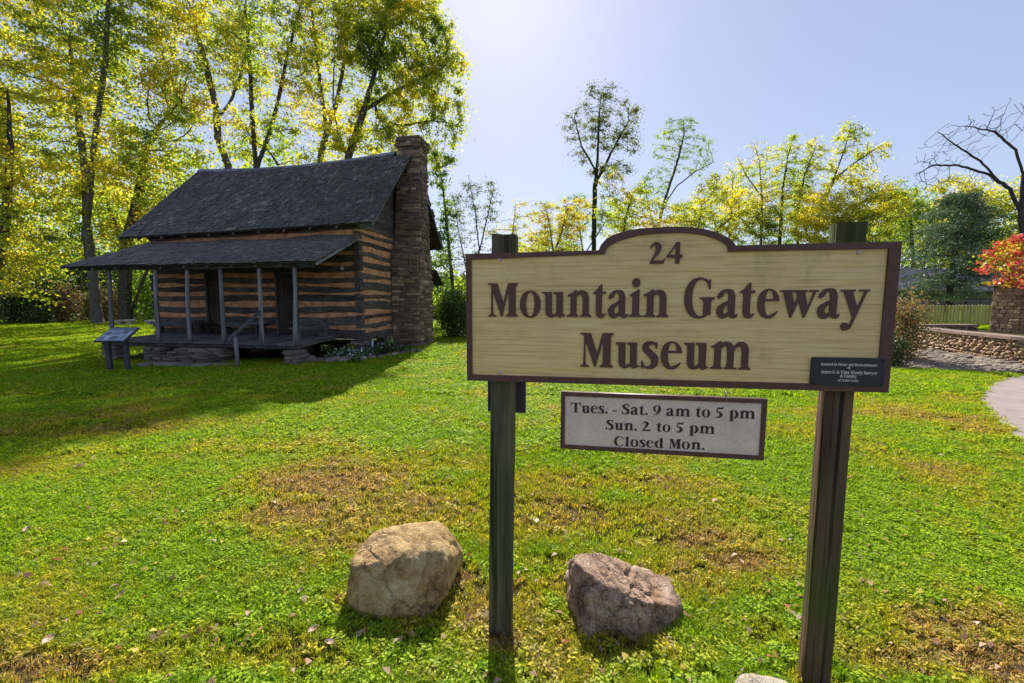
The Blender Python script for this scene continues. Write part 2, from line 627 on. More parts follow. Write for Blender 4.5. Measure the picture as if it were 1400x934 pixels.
md = grass.modifiers.new('scatter', 'NODES')
md.node_group = ng

# ================================================================== LOG CABIN
# local frame: u runs left along the front wall from its right corner, v runs to the rear, z is up
CA = radians(9)
C0 = at_depth(495.7, 474, 14.2)
CL = np.array([-cos(CA), sin(CA), 0])
CR = np.array([sin(CA), cos(CA), 0])


def W(u, v, z):
    return (u * CL[0] + v * CR[0], u * CL[1] + v * CR[1], z)


def cab_px(px, py, v):
    """front-parallel plane v -> (u, z)"""
    d = ray(px, py)
    O = np.array([C0[0], C0[1], 0]) + CR * v
    tt = np.dot(O - CAMP, CR) / np.dot(d, CR)
    Pp = CAMP + d * tt
    return float(np.dot(Pp - O, CL)), float(Pp[2])


GZ = -0.30
M_LOG = mat_wood('weathered_log', (0.036, 0.031, 0.028), (0.165, 0.145, 0.135), 0, 16, tint=(0.07, 0.045, 0.03))
M_LOGV = mat_wood('weathered_gable_log', (0.036, 0.031, 0.028), (0.165, 0.145, 0.135), 1, 16, tint=(0.07, 0.045, 0.03))
M_PLANK = mat_wood('porch_plank', (0.07, 0.064, 0.066), (0.21, 0.195, 0.195), 1, 20)
M_POST = mat_wood('grey_porch_post', (0.12, 0.112, 0.118), (0.32, 0.30, 0.31), 2, 20)
M_DOOR = mat_wood('dark_door_board', (0.028, 0.022, 0.018), (0.085, 0.066, 0.052), 2, 22)
M_BENCH = mat_wood('grey_bench_board', (0.06, 0.058, 0.06), (0.17, 0.165, 0.17), 0, 20)
t = NT('clay_chinking')
v = t.coord('World')
n = t.noise(v, 5, 6, 0.65)
c = t.ramp(n, [(0.38, (0.42, 0.18, 0.09)), (0.62, (0.72, 0.37, 0.20))])
M_CHINK = t.pbr(c, 0.95, t.bump(t.noise(v, 40, 5), 0.5, 0.01), 0.1)
t = NT('wood_shingle')
r = t.island()
v = t.coord('World')
n = t.noise(v, 0.9, 3)
st = t.coord('Object', (40, 3, 3))
n2 = t.noise(st, 1.0, 5)
f = t.math('ADD', t.math('MULTIPLY', t.math('POWER', r, 2.6), 0.75), t.math('MULTIPLY', t.math('ADD', t.math('SUBTRACT', n, 0.5), t.math('SUBTRACT', n2, 0.5)), 1.1))
c = t.ramp(f, [(0.0, (0.036, 0.027, 0.023)), (0.55, (0.090, 0.072, 0.062)), (1.0, (0.30, 0.25, 0.215))])
M_SHING = t.pbr(c, 0.42, t.bump(n2, 0.25, 0.006), 0.5)
t = NT('roof_underside')
M_BUTT_GLARE = mat_wood('glare_shingle_end', (.10, .09, .085), (.36, .32, .30), 0, 30, rough=.8)  # paler butt ends: sky glare along the shingle courses put into the colour
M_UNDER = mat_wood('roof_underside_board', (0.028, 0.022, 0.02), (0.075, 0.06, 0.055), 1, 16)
M_CHIM = mat_stones('chimney_stone', [(0.07, 0.055, 0.045), (0.20, 0.14, 0.10), (0.10, 0.088, 0.08), (0.27, 0.19, 0.13), (0.13, 0.105, 0.09), (0.46, 0.36, 0.26)], 7)
M_MORTAR = mat_plain('chimney_mortar', (0.085, 0.07, 0.06), 0.2, 12, 0.95, 0.6, 0.02)
M_PIER = mat_stones('dry_laid_stone', [(0.10, 0.085, 0.075), (0.20, 0.17, 0.15), (0.15, 0.12, 0.10), (0.28, 0.24, 0.21)], 9)

cabin = thing('log_cabin', 'old dark log cabin with orange clay chinking, shingle roof and stone chimney behind the lawn', 'cabin', (float(C0[0]), float(C0[1]), 0))


def fz(u, zr):            # the old front sags a little to the left
    return zr - 0.012 * u * (zr > 3) * max(0, zr - 3) * 1.6


def rough_beam(name, axis, a0, a1, b0, b1, z0f, z1f, mat, parent, nseg=14, amp=0.018):
    """hand-hewn log: axis 'u' or 'v'; z0f/z1f are functions of the running coordinate"""
    vs, fs = [], []
    ph = random.uniform(0, 9)
    for i in range(nseg + 1):
        s = a0 + (a1 - a0) * i / nseg
        jz0, jz1 = amp * sin(s * 2.1 + ph) + random.uniform(-1, 1) * amp * 0.6, amp * sin(s * 1.7 + ph * 2) + random.uniform(-1, 1) * amp * 0.6
        jb = random.uniform(-1, 1) * amp * 0.5
        z0, z1 = z0f(s) + jz0, z1f(s) + jz1
        ch = min(0.03, (z1 - z0) * 0.2)
        prof = [(b0 + jb, z0 + ch), (b0 + jb, z1 - ch), (b0 + ch + jb, z1), (b1, z1), (b1, z0), (b0 + ch + jb, z0)]
        for b, z in prof:
            vs.append(W(s, b, z) if axis == 'u' else W(b, s, z))
    for i in range(nseg):
        for k in range(6):
            fs.append((i * 6 + k, i * 6 + (k + 1) % 6, (i + 1) * 6 + (k + 1) % 6, (i + 1) * 6 + k))
    fs.append(tuple(range(6)))
    fs.append(tuple(nseg * 6 + k for k in range(6))[::-1])
    me = MB().add(vs, fs).mesh(name, mat)
    bm = bmesh.new(); bm.from_mesh(me); bmesh.ops.recalc_face_normals(bm, faces=bm.faces); bm.to_mesh(me); bm.free()
    return link(bpy.data.objects.new(name, me), parent)


U1, V1 = 8.42, 6.4
FG = [(4.03, 3.90), (3.68, 3.56), (3.33, 3.20), (2.99, 2.84), (2.62, 2.43), (2.25, 2.12), (1.94, 1.81), (1.61, 1.40), (1.18, 1.04), (0.74, 0.62)]
GG = [(4.10, 3.98), (3.88, 3.68), (3.51, 3.32), (3.17, 3.01), (2.76, 2.60), (2.38, 2.26), (1.98, 1.87), (1.70, 1.59), (1.31, 1.14), (0.97, 0.81), (0.64, 0.48)]
DOORS = [(5.45, 6.12, 2.63), (2.42, 3.27, 2.66)]


def sag(u, z):
    return z - 0.024 * u * smooth((z - 2.7) / 1.3)


rows = [(4.24, FG[0][0])] + [(FG[i][1], FG[i + 1][0]) for i in range(len(FG) - 1)] + [(FG[-1][1], 0.28)]
for zt, zb in rows:
    tz0, tz1 = random.uniform(-.03, .03), random.uniform(-.03, .03)
    segs = [(-0.02, U1)]
    if zt < 2.75:
        segs = [(-0.02, DOORS[1][0]), (DOORS[1][1], DOORS[0][0]), (DOORS[0][1], U1)]
    for a, b in segs:
        rough_beam('log', 'u', a, b, random.uniform(-0.015, 0.015), 0.19, lambda s, z=zb, q=tz0: float(sag(s, z)) + q * (s - 4) / 4, lambda s, z=zt, q=tz1: float(sag(s, z)) + q * (s - 4) / 4, M_LOG, cabin, max(4, int((b - a) * 2.6)), 0.026)
for zt, zb in FG:
    segs = [(0.06, U1 - 0.06)]
    if zt < 2.75:
        segs = [(0.06, DOORS[1][0]), (DOORS[1][1], DOORS[0][0]), (DOORS[0][1], U1 - 0.06)]
    for a, b in segs:
        rough_beam('chinking', 'u', a, b, 0.035 + random.uniform(0, .01), 0.15, lambda s, z=zb: float(sag(s, z)) - 0.05, lambda s, z=zt: float(sag(s, z)) + 0.05, M_CHINK, cabin, 6, 0.004)
rows = [(4.30, GG[0][0])] + [(GG[i][1], GG[i + 1][0]) for i in range(len(GG) - 1)] + [(GG[-1][1], 0.22)]
for zt, zb in rows:
    d0, d1 = random.uniform(-.05, .05), random.uniform(-.05, .05)
    rough_beam('log', 'v', -0.035, V1, 0.0 + random.uniform(-.012, .012), 0.19, lambda s, z=zb, d=d0: z + d * s / 3, lambda s, z=zt, d=d1: z + d * s / 3, M_LOGV, cabin, 14, 0.024)
for zt, zb in GG:
    rough_beam('chinking', 'v', 0.05, V1 - .1, 0.035, 0.15, lambda s, z=zb: z - 0.09, lambda s, z=zt: z + 0.09, M_CHINK, cabin, 6, 0.004)
# left gable wall and rear wall: joined backdrop logs, hardly seen
for zt, zb in rows:
    rough_beam('log', 'v', -0.03, V1, U1 - 0.19, U1 + 0.02, lambda s, z=zb: float(sag(8.4, z)), lambda s, z=zt: float(sag(8.4, z)), M_LOGV, cabin, 6, 0.014)
mb = MB()
mb.add([W(U1 - .15, 0.1, .3), W(U1 - .15, V1 - .1, .3), W(U1 - .15, V1 - .1, 4.05), W(U1 - .15, 0.1, 4.05)], [(0, 1, 2, 3)])
mb.build('chinking', M_CHINK, cabin)
mb = MB()
for k in range(2):
    a = V1 - 0.1 + k * 0.06
    mb.add([W(0, a, .25), W(U1, a, .25), W(U1, a, 4.0), W(0, a, 4.0)], [(0, 1, 2, 3)])
mb.add([W(0, V1 - .1, .25), W(0, V1 - .04, .25), W(0, V1 - .04, 4), W(0, V1 - .1, 4)], [(0, 1, 2, 3)])
mb.build('rear_wall', M_LOG, cabin)
# floor inside so that no light passes under the door
MB().add([W(0.1, .1, .40), W(U1 - .1, .1, .40), W(U1 - .1, V1 - .1, .40), W(0.1, V1 - .1, .40)], [(0, 1, 2, 3)]).build('floor', M_PLANK, cabin)


def eave_z(u):
    return 4.17 - 0.0285 * (u + 0.7) + 0.0004 * (u - 4) ** 2


def ridge_z(u):
    return 7.64 - 0.115 * (u + .05) + 0.0093 * (u + .05) ** 2


RV = 3.2
EV = -0.38


def roofpt(u, s, off=0.0, side=0):
    """s=0 at the eave, 1 at the ridge; side 1 is the rear slope"""
    ze, zr = eave_z(u), ridge_z(u)
    vv = EV + (RV - EV) * s
    if side:
        vv = 2 * RV - vv
    # normal offset
    L = sqrt((RV - EV) ** 2 + (zr - ze) ** 2)
    nv, nz = -(zr - ze) / L, (RV - EV) / L
    if side:
        nv = -nv
    return W(u, vv + nv * off, ze + (zr - ze) * s + nz * off)



def grid_slab(name, ptf, us, ss, thick, mat, parent):
    """closed slab following ptf(u, s, off)"""
    vs = [ptf(u, s, 0) for s in ss for u in us] + [ptf(u, s, -thick) for s in ss for u in us]
    a, b = len(us), len(ss)
    N = a * b
    fs = []
    for j in range(b - 1):
        for i in range(a - 1):
            q = (j * a + i, j * a + i + 1, (j + 1) * a + i + 1, (j + 1) * a + i)
            fs.append(q)
            fs.append(tuple(N + k for k in q)[::-1])
    for j in range(b - 1):
        for i in (0, a - 1):
            fs.append((j * a + i, (j + 1) * a + i, N + (j + 1) * a + i, N + j * a + i))
    for i in range(a - 1):
        for j in (0, b - 1):
            fs.append((j * a + i, j * a + i + 1, N + j * a + i + 1, N + j * a + i))
    me = MB().add(vs, fs).mesh(name, mat)
    bm = bmesh.new(); bm.from_mesh(me); bmesh.ops.recalc_face_normals(bm, faces=bm.faces); bm.to_mesh(me); bm.free()
    return link(bpy.data.objects.new(name, me), parent)


UL, UR = 9.22, -0.70
uu = list(np.linspace(UR + .02, UL - .02, 24))
roof = None
for side in (0, 1):
    # the overhang is cut round the chimney: decks run only to the wall where the chimney stands
    s_cut = (2.82 - EV) / (RV - EV)
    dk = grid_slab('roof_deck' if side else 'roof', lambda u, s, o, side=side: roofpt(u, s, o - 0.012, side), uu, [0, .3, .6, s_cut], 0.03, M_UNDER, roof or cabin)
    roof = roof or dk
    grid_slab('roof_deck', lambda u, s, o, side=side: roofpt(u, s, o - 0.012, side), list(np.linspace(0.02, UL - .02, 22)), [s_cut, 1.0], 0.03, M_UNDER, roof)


def shingle_field(name, ptf, u0, u1, n_course, expo_len, slope_len, parent, skip=None, wid=(0.09, 0.17)):
    V, F = [], []
    for c_ in range(n_course):
        s0 = c_ / n_course
        u = u0 - random.uniform(0, .1)
        while u < u1:
            w = random.uniform(*wid)
            ue = min(u + w - 0.006, u1)
            if ue - u < .02:
                break
            sb = s0 + random.uniform(-0.05, 0.05) / n_course
            stp = min(1.0, s0 + 2.3 / n_course)
            if not (skip and skip(u, s0)):
                th = random.uniform(0.020, 0.034)
                lift = random.uniform(0.040, 0.056)
                lo = 0.0
                o = len(V)
                V += [ptf(u, sb, lift), ptf(ue, sb, lift + random.uniform(-.004, .004)), ptf(ue, stp, lo + .006), ptf(u, stp, lo + .006),
                      ptf(u, sb, lift - th), ptf(ue, sb, lift - th), ptf(ue, stp, lo - .004), ptf(u, stp, lo - .004)]
                F += [(o, o + 1, o + 2, o + 3), (o + 4, o + 7, o + 6, o + 5), (o, o + 4, o + 5, o + 1), (o, o + 3, o + 7, o + 4), (o + 1, o + 5, o + 6, o + 2)]
            u += w
    me = np_mesh(name, np.array(V), np.array(F), M_SHING)
    me.materials.append(M_BUTT_GLARE)
    mi = np.zeros(len(F), np.int32)
    mi[2::5] = 1  # butt faces get the painted glare tone
    me.polygons.foreach_set('material_index', mi)
    ob = link(bpy.data.objects.new(name, me), parent)
    ob['kind'] = 'stuff'
    return ob


skip_ch = lambda u, s: u < 0.03 and s > (2.80 - EV) / (RV - EV) - 0.035
shingle_field('shingles', lambda u, s, o: roofpt(u, s, o), UR, UL, 25, .19, 4.9, roof, skip_ch)
shingle_field('shingles', lambda u, s, o: roofpt(u, s, o, 1), UR, UL, 25, .19, 4.9, roof, skip_ch)
# ridge boards: one capping from each side, paler top
M_RIDGE = mat_wood('ridge_board', (0.13, 0.125, 0.14), (0.32, 0.31, 0.34), 0, 14)
for side in (0, 1):
    u = 0.03
    while u < UL:
        ue = min(u + random.uniform(.7, 1.3), UL + .02)
        a, b = roofpt(u, 0.965, .055, side), roofpt(ue - .006, 0.965, .055, side)
        c_, d_ = roofpt(ue - .006, 1.004, .055, side), roofpt(u, 1.004, .055, side)
        mb = MB()
        lo = lambda p: (p[0], p[1], p[2] - .035)
        mb.add([a, b, c_, d_, lo(a), lo(b), lo(c_), lo(d_)], [(0, 1, 2, 3), (7, 6, 5, 4), (0, 4, 5, 1), (1, 5, 6, 2), (2, 6, 7, 3), (3, 7, 4, 0)])
        mb.build('ridge_board', M_RIDGE, roof)
        u = ue
# rake boards on the gable ends
M_RAKE = mat_wood('rake_board', (0.10, 0.10, 0.12), (0.26, 0.26, 0.31), 1, 14)


def strip(p, q, wv, tv, name, mat, parent):
    p, q, wv, tv = Vector(p), Vector(q), Vector(wv), Vector(tv)
    vs = [p, q, q + wv, p + wv, p + tv, q + tv, q + wv + tv, p + wv + tv]
    return MB().add(vs, [(0, 1, 2, 3), (7, 6, 5, 4), (0, 4, 5, 1), (1, 5, 6, 2), (2, 6, 7, 3), (3, 7, 4, 0)]).build(name, mat, parent)


tu = Vector(W(-0.03, 0, 0))
for side in (0, 1):
    strip(roofpt(UR, 0, .0, side), roofpt(UR, (2.80 - EV) / (RV - EV), .0, side), (0, 0, -0.11), tu, 'rake_board', M_RAKE, roof)
    strip(roofpt(UL, 0, .0, side), roofpt(UL, 1, .0, side), (0, 0, -0.11), -tu, 'rake_board', M_RAKE, roof)
# rafters under the right overhang and a plate beam
for k in range(9):
    u = 0.55 + k * 0.98
    for side in (0,):
        p, q = roofpt(u, 0.0, -.045, side), roofpt(u, .35, -.045, side)
        strip(p, q, W(0.07, 0, 0), (0, 0, -0.09), 'rafter', M_LOG, roof)
# gable boards above the wall, cut to the roof pitch
for gu, uo in ((0.0, 0.0), (U1, -.03)):
    z = 4.30 if gu == 0 else 4.05
    zr = ridge_z(gu)
    ze = eave_z(gu)
    while z < zr - 0.25:
        h = random.uniform(0.2, 0.26)
        def vv_at(zz):
            return EV + (RV - EV) * (zz + .12 - ze) / (zr - ze)
        a0, a1 = max(vv_at(z), 0), max(vv_at(min(z + h, zr - .15)), 0)
        b0, b1 = 2 * RV - a0, 2 * RV - a1
        j = random.uniform(-.006, .006) + gu + (0.045 if gu == 0 else -.045)
        zt = z + h - 0.012
        vs = [W(j, a0, z), W(j, b0, z), W(j, b1, zt), W(j, a1, zt), W(j + .03, a0, z), W(j + .03, b0, z), W(j + .03, b1, zt), W(j + .03, a1, zt)]
        MB().add(vs, [(0, 1, 2, 3), (7, 6, 5, 4), (0, 4, 5, 1), (1, 5, 6, 2), (2, 6, 7, 3), (3, 7, 4, 0)]).build('gable_board', M_LOGV, cabin)
        z += h
    mb = MB()
    mb.add([W(gu + (.09 if gu == 0 else -.09), 0.05, 4.0), W(gu + (.09 if gu == 0 else -.09), V1 - .05, 4.0), W(gu + (.09 if gu == 0 else -.09), RV, zr - .08)], [(0, 1, 2)])
    mb.build('gable_lining', M_UNDER, cabin)

# ---- porch roof
PE, PU0, PU1 = -2.62, -0.03, 8.30


def proof(u, s, off=0.0):
    z0 = 2.70 - 0.004 * u + 0.01 * sin(u * 2.2)
    z1 = 3.80 - 0.02 * smooth(u / 8) * 2
    vv = PE + (0 - PE) * s
    # the left end is drawn out a little at the eave
    uo = u + (0.28 * (u / 8.3) ** 4) * (1 - s) - 0.12 * (1 - s) * (1 - u / 8.3) ** 4
    L = sqrt(PE * PE + (z1 - z0) ** 2)
    return W(uo, vv - (z1 - z0) / L * off, z0 + (z1 - z0) * s - PE / L * off)


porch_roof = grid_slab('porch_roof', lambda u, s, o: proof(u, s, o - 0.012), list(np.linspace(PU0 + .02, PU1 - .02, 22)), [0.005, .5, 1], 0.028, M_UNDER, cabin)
shingle_field('shingles', proof, PU0, PU1, 15, .19, 2.9, porch_roof)
strip(proof(PU0, 0, 0), proof(PU0, 1, 0), (0, 0, -0.10), tu * .8, 'rake_board', M_RAKE, porch_roof)
strip(proof(PU1, 0, 0), proof(PU1, 1, 0), (0, 0, -0.08), -tu * .8, 'rake_board', M_RAKE, porch_roof)
for k in range(11):
    u = .25 + k * .78
    strip(proof(u, 0.01, -.045), proof(u, .98, -.045), W(0.06, 0, 0), (0, 0, -0.08), 'rafter', M_LOG, porch_roof)
PV = -2.38
for a, b in ((0.1, 4.3), (4.31, 8.2)):
    rough_beam('porch_beam', 'u', a, b, PV - .06, PV + .06, lambda s: 2.56 + .01 * sin(s), lambda s: 2.70 + .01 * sin(s * 1.3), M_LOG, cabin, 10, .008)

# ---- porch floor: boards running out from the wall, front joist, end joist
FU0, FU1 = 0.78, 7.55
u = FU0
k = 0
while u < FU1:
    w = random.uniform(0.13, 0.17)
    j = random.uniform(-.004, .004)
    skew = 0.17 * max(0, 1 - (u - FU0) / 3)
    z0, z1 = 0.355 + j - .012 * (u < 2.5), 0.44 + j
    v0 = -2.47 + random.uniform(-.012, .012)
    a, b = u, u + w - .007
    vs = [W(a, v0, z0), W(b, v0, z0), W(b + skew, -0.03, z1), W(a + skew, -0.03, z1)]
    vs += [(p[0], p[1], p[2] - .035) for p in vs]
    MB().add(vs, [(0, 1, 2, 3), (7, 6, 5, 4), (0, 4, 5, 1), (1, 5, 6, 2), (2, 6, 7, 3), (3, 7, 4, 0)]).build('floor_board', M_PLANK, cabin)
    u += w
rough_beam('porch_joist', 'u', FU0 - .02, FU1, -2.44, -2.33, lambda s: 0.19, lambda s: 0.315, M_LOG, cabin, 12, .006)
for uj in (FU0 + .02, 3.0, 5.2, FU1 - .15):
    p, q = W(uj, -2.33, .20), W(uj + (.17 if uj < 1 else 0), -.02, .29)
    strip(p, q, W(.1, 0, 0), (0, 0, .11), 'floor_joist', M_LOG, cabin)

# ---- porch posts, unsawn poles that lean a little
for (bx, by), (tx, ty) in (((154, 462), (148, 366)), ((217.5, 467), (211, 367)), ((260, 467), (255, 367)), ((307, 469), (301, 367)), ((359, 471), (354, 367)), ((404.8, 476), (402.6, 366))):
    ub, _ = cab_px(bx, by, PV)
    ut, _ = cab_px(tx, ty, PV)
    pts = []
    ph = random.uniform(0, 6)
    for i in range(9):
        s = i / 8
        pts.append(W(ub + (ut - ub) * s + .012 * sin(s * 5 + ph), PV + .01 * sin(s * 4 + ph * 2), 0.345 + (2.56 - .345) * s))
    post = MB().tube(pts, [.062 - .012 * i / 8 + random.uniform(-.003, .003) for i in range(9)], 8).build('porch_post', M_POST, cabin, True)

# ---- doors
for (a, b, zt) in DOORS:
    frame = MB()
    dz = .45
    for (p0, p1, q0, q1) in ((a, a + .07, dz, zt), (b - .07, b, dz, zt), (a + .07, b - .07, zt - .08, zt - .002)):
        x = [W(p0, -0.03, q0), W(p1, -0.03, q0), W(p1, -0.03, q1), W(p0, -0.03, q1)]
        y = [W(p0, 0.2, q0), W(p1, 0.2, q0), W(p1, 0.2, q1), W(p0, 0.2, q1)]
        frame.add(x + y, [(0, 1, 2, 3), (7, 6, 5, 4), (0, 4, 5, 1), (1, 5, 6, 2), (2, 6, 7, 3), (3, 7, 4, 0)])
    door = frame.build('door', M_LOG, cabin)
    u = a + .075
    nb = 4
    w = (b - a - .15) / nb
    for i in range(nb):
        j = .05 + random.uniform(0, .008)
        p0, p1 = u + i * w, u + (i + 1) * w - .008
        x = [W(p0, j, dz), W(p1, j, dz), W(p1, j, zt - .085), W(p0, j, zt - .085)]
        y = [W(p0, j + .04, dz), W(p1, j + .04, dz), W(p1, j + .04, zt - .085), W(p0, j + .04, zt - .085)]
        MB().add(x + y, [(0, 1, 2, 3), (7, 6, 5, 4), (0, 4, 5, 1), (1, 5, 6, 2), (2, 6, 7, 3), (3, 7, 4, 0)]).build('door_board', M_DOOR, door)
    for zz in (dz + .35, (dz + zt) / 2, zt - .4):
        strip(W(a + .09, .02, zz), W(b - .09, .02, zz), (0, 0, .09), W(0, .029, 0), 'door_batten', M_DOOR, door)
    strip(W(a + .14, -.01, 1.5), W(a + .17, -.01, 1.5), (0, 0, .14), W(0, .03, 0), 'door_handle', M_UNDER, door)

# ---- chimney of flat stones: core box plus single stones on the two faces in view


def chim_ext(z):
    """(u_left, u_right, v_front, v_back) at height z"""
    if z < 3.4:
        k = z / 3.4
        return 0.0 - .0 * k, -1.13, 2.38 + .06 * k, 4.05 - .05 * k
    if z < 4.1:
        k = (z - 3.4) / .7
        return 0.0, -1.13, 2.44 + .32 * k, 4.00 - .3 * k
    k = (z - 4.1) / 4
    e = .05 if z > 7.72 else 0
    return -.03 - .2 * k + e, -1.13 - e, 2.76 + .07 * k - e, 3.70 + e


SH = []          # shared stone meshes: bevelled, jittered unit boxes
for i in range(8):
    bm = bmesh.new()
    bmesh.ops.create_cube(bm, size=1)
    bmesh.ops.bevel(bm, geom=bm.edges[:], offset=0.07, segments=1, affect='EDGES')
    for vtx in bm.verts:
        vtx.co += Vector([random.uniform(-.035, .035) for _ in range(3)])
    me = bpy.data.meshes.new('stone')
    bm.to_mesh(me); bm.free()
    me.materials.append(M_CHIM)
    SH.append(me)


def stone_at(center, size, axis_u, meshes, parent, name='stone', tilt=0.02):
    """a shared stone mesh scaled to size = (along face, depth, height)"""
    ob = bpy.data.objects.new(name, random.choice(meshes))
    R = Matrix(((axis_u.x, -axis_u.y, 0), (axis_u.y, axis_u.x, 0), (0, 0, 1))).to_4x4()
    R = R @ Matrix.Rotation(random.uniform(-tilt, tilt), 4, 'Y')
    ob.matrix_basis = Matrix.Translation(center) @ R @ Matrix.Diagonal((*size, 1))
    return link(ob, parent)


mb = MB()
zs = [-.65, 0, 1, 2, 3.4, 4.1, 5, 6, 7, 7.7, 7.74, 8.06]
for z in zs:
    a, b, c_, d_ = chim_ext(z)
    i_ = .05
    mb.v += [W(a - i_, c_ + i_, z), W(b + i_, c_ + i_, z), W(b + i_, d_ - i_, z), W(a - i_, d_ - i_, z)]
for i in range(len(zs) - 1):
    for k in range(4):
        mb.f.append((i * 4 + k, i * 4 + (k + 1) % 4, (i + 1) * 4 + (k + 1) % 4, (i + 1) * 4 + k))
mb.f.append(tuple((len(zs) - 1) * 4 + k for k in range(4)))
chimney = mb.build('chimney', M_MORTAR, cabin)
dirL, dirR = Vector((CL[0], CL[1], 0)), Vector((CR[0], CR[1], 0))
z = -.5
nst = 0
CS = []
while z < 8.08:
    h = random.choice((random.uniform(.055, .10), random.uniform(.08, .17))) if z < 7.7 else .095
    a, b, c_, d_ = chim_ext(z + h / 2)
    u = a
    while u > b + .05:
        w = random.uniform(.14, .55)
        if u - w < b + .12:
            w = u - b
        sz = (w - .008, .12, h - .008)
        CS.append((Vector(W(u - w / 2, c_ + .06 - random.uniform(-.01, .055), z + h / 2)), sz, dirL))
        nst += 1
        u -= w
    vv = c_ + .12
    while vv < d_ - .05:
        w = random.uniform(.14, .55)
        if vv + w > d_ - .12:
            w = d_ - vv
        CS.append((Vector(W(b + .06 - random.uniform(-.01, .055), vv + w / 2, z + h / 2)), (w - .008, .12, h - .008), dirR))
        nst += 1
        vv += w
    z += h

CS.sort(key=lambda q: -(q[1][0] * q[1][2]))
for cen_, sz, ax in CS[:300]:
    stone_at(cen_, sz, ax, SH, chimney)
# the smaller stones past the first three hundred stay joined
V_, F_ = [], []
for cen_, sz, ax in CS[300:]:
    me = random.choice(SH)
    R_ = Matrix(((ax.x, -ax.y, 0), (ax.y, ax.x, 0), (0, 0, 1)))
    o_ = len(V_)
    V_ += [tuple(cen_ + R_ @ Vector((v_.co.x * sz[0], v_.co.y * sz[1], v_.co.z * sz[2]))) for v_ in me.vertices]
    F_ += [tuple(o_ + k for k in p_.vertices) for p_ in me.polygons]
M_CHIM2 = mat_stones('small_chimney_stone', [(0.07, 0.055, 0.045), (0.20, 0.14, 0.10), (0.10, 0.088, 0.08), (0.27, 0.19, 0.13), (0.13, 0.105, 0.09), (0.46, 0.36, 0.26)], 7, use_island=True)
sm = MB().add(V_, F_).build('small_stones', M_CHIM2, chimney)
sm['kind'] = 'stuff'

# ---- dry-laid stone piers
SP = []
for i in range(6):
    bm = bmesh.new()
    bmesh.ops.create_cube(bm, size=1)
    bmesh.ops.bevel(bm, geom=bm.edges[:], offset=0.12, segments=1, affect='EDGES')
    for vtx in bm.verts:
        vtx.co += Vector([random.uniform(-.07, .07) for _ in range(3)])
    me = bpy.data.meshes.new('stone')
    bm.to_mesh(me); bm.free()
    me.materials.append(M_PIER)
    SP.append(me)


def pier(u, v, zt, w, d):
    z = GZ - .03
    cc = Vector(W(u, v, 0))
    p = MB().box(cc.x - w * .35, cc.y - d * .35, GZ, cc.x + w * .35, cc.y + d * .35, zt - .01).build('pier', M_MORTAR, cabin)
    while z < zt - .03:
        h = min(random.uniform(.06, .12), zt - z)
        kx = random.choice((1, 2))
        ww = w * random.uniform(.9, 1.12)
        for i in range(kx):
            stone_at(Vector(W(u + (i - (kx - 1) / 2) * ww / kx + random.uniform(-.03, .03), v + random.uniform(-.03, .03), z + h / 2)), (ww / kx * .98, d * random.uniform(.9, 1.1), h * .99), dirL, SP, p, tilt=.05)
        z += h


def rebase(th, off):
    off = Vector(off)
    th.location = th.location + off
    for ch in th.children:
        ch.matrix_basis = Matrix.Translation(-off) @ ch.matrix_basis


pier(.83, -2.35, .19, .5, .45)
pier(3.4, -2.35, .19, .6, .5)
pier(5.55, -2.35, .19, .62, .5)
pier(7.25, -2.3, .19, .5, .45)
pier(.22, .2, .22, .5, .5)
pier(4.2, .2, .28, .5, .5)
pier(8.2, .2, .28, .5, .5)
pier(.2, 2.0, .22, .4, .5)
pier(.3, 5.9, .22, .5, .5)
pier(8.2, 5.9, .22, .5, .5)
pier(2.4, .2, .28, .45, .5)
# white pipe under the sill
MB().tube([W(.1, .86, .21), W(.1, .86, -.35)], [.06, .06], 10).build('pipe', mat_plain('pale_pipe', (.5, .52, .56), .05), cabin, True)
# rear lean-to roof
for (uo0, uo1) in ((-.5, 8.9),):
    vs = [W(uo0, 6.35, 3.15), W(uo1, 6.35, 3.1), W(uo1, 7.35, 2.5), W(uo0, 7.35, 2.52)]
    vs += [(p[0], p[1], p[2] - .09) for p in vs]
    MB().add(vs, [(0, 1, 2, 3), (7, 6, 5, 4), (0, 4, 5, 1), (1, 5, 6, 2), (2, 6, 7, 3), (3, 7, 4, 0)]).build('lean_to_roof', M_UNDER, cabin)
# wall lamp by the corner
lamp = MB()
lamp.tube([W(.62, -.02, 2.72), W(.62, -.09, 2.72)], [.045, .05], 10)
lamp.tube([W(.62, -.09, 2.66), W(.62, -.09, 2.80)], [.055, .04], 10)
lamp.build('wall_lamp', mat_plain('lamp_enamel', (.35, .34, .33), .1), cabin, True)

# ---- stone steps up to the porch, with a handrail
steps = thing('stone_steps', 'rough steps of stacked flat stones below the middle of the cabin porch', 'steps', (float(C0[0]), float(C0[1]), 0))
for (u0, u1, v0, v1, z0, z1) in ((3.15, 5.0, -2.95, -2.5, GZ, -.02), (3.3, 4.75, -2.85, -2.5, -.02, .1), (3.0, 5.2, -3.35, -2.95, GZ - .05, -.17), (3.5, 4.6, -2.75, -2.5, .1, .19)):
    z = z0
    while z < z1 - .02:
        h = min(random.uniform(.06, .1), z1 - z)
        u = u0
        while u < u1 - .1:
            w = min(random.uniform(.35, .8), u1 - u)
            stone_at(Vector(W(u + w / 2, (v0 + v1) / 2, z + h / 2)), (w - .01, (v1 - v0) * random.uniform(.92, 1.08), h * .98), dirL, SP, steps, tilt=.04)
            u += w
        z += h
MB().box(-.35, -.15, 0, .35, .15, .10, jit=.02).build('flat_stone', M_PIER, steps, M=Matrix.Translation(W(2.75, -2.9, GZ)))
rebase(steps, W(4.05, -2.9, GZ))
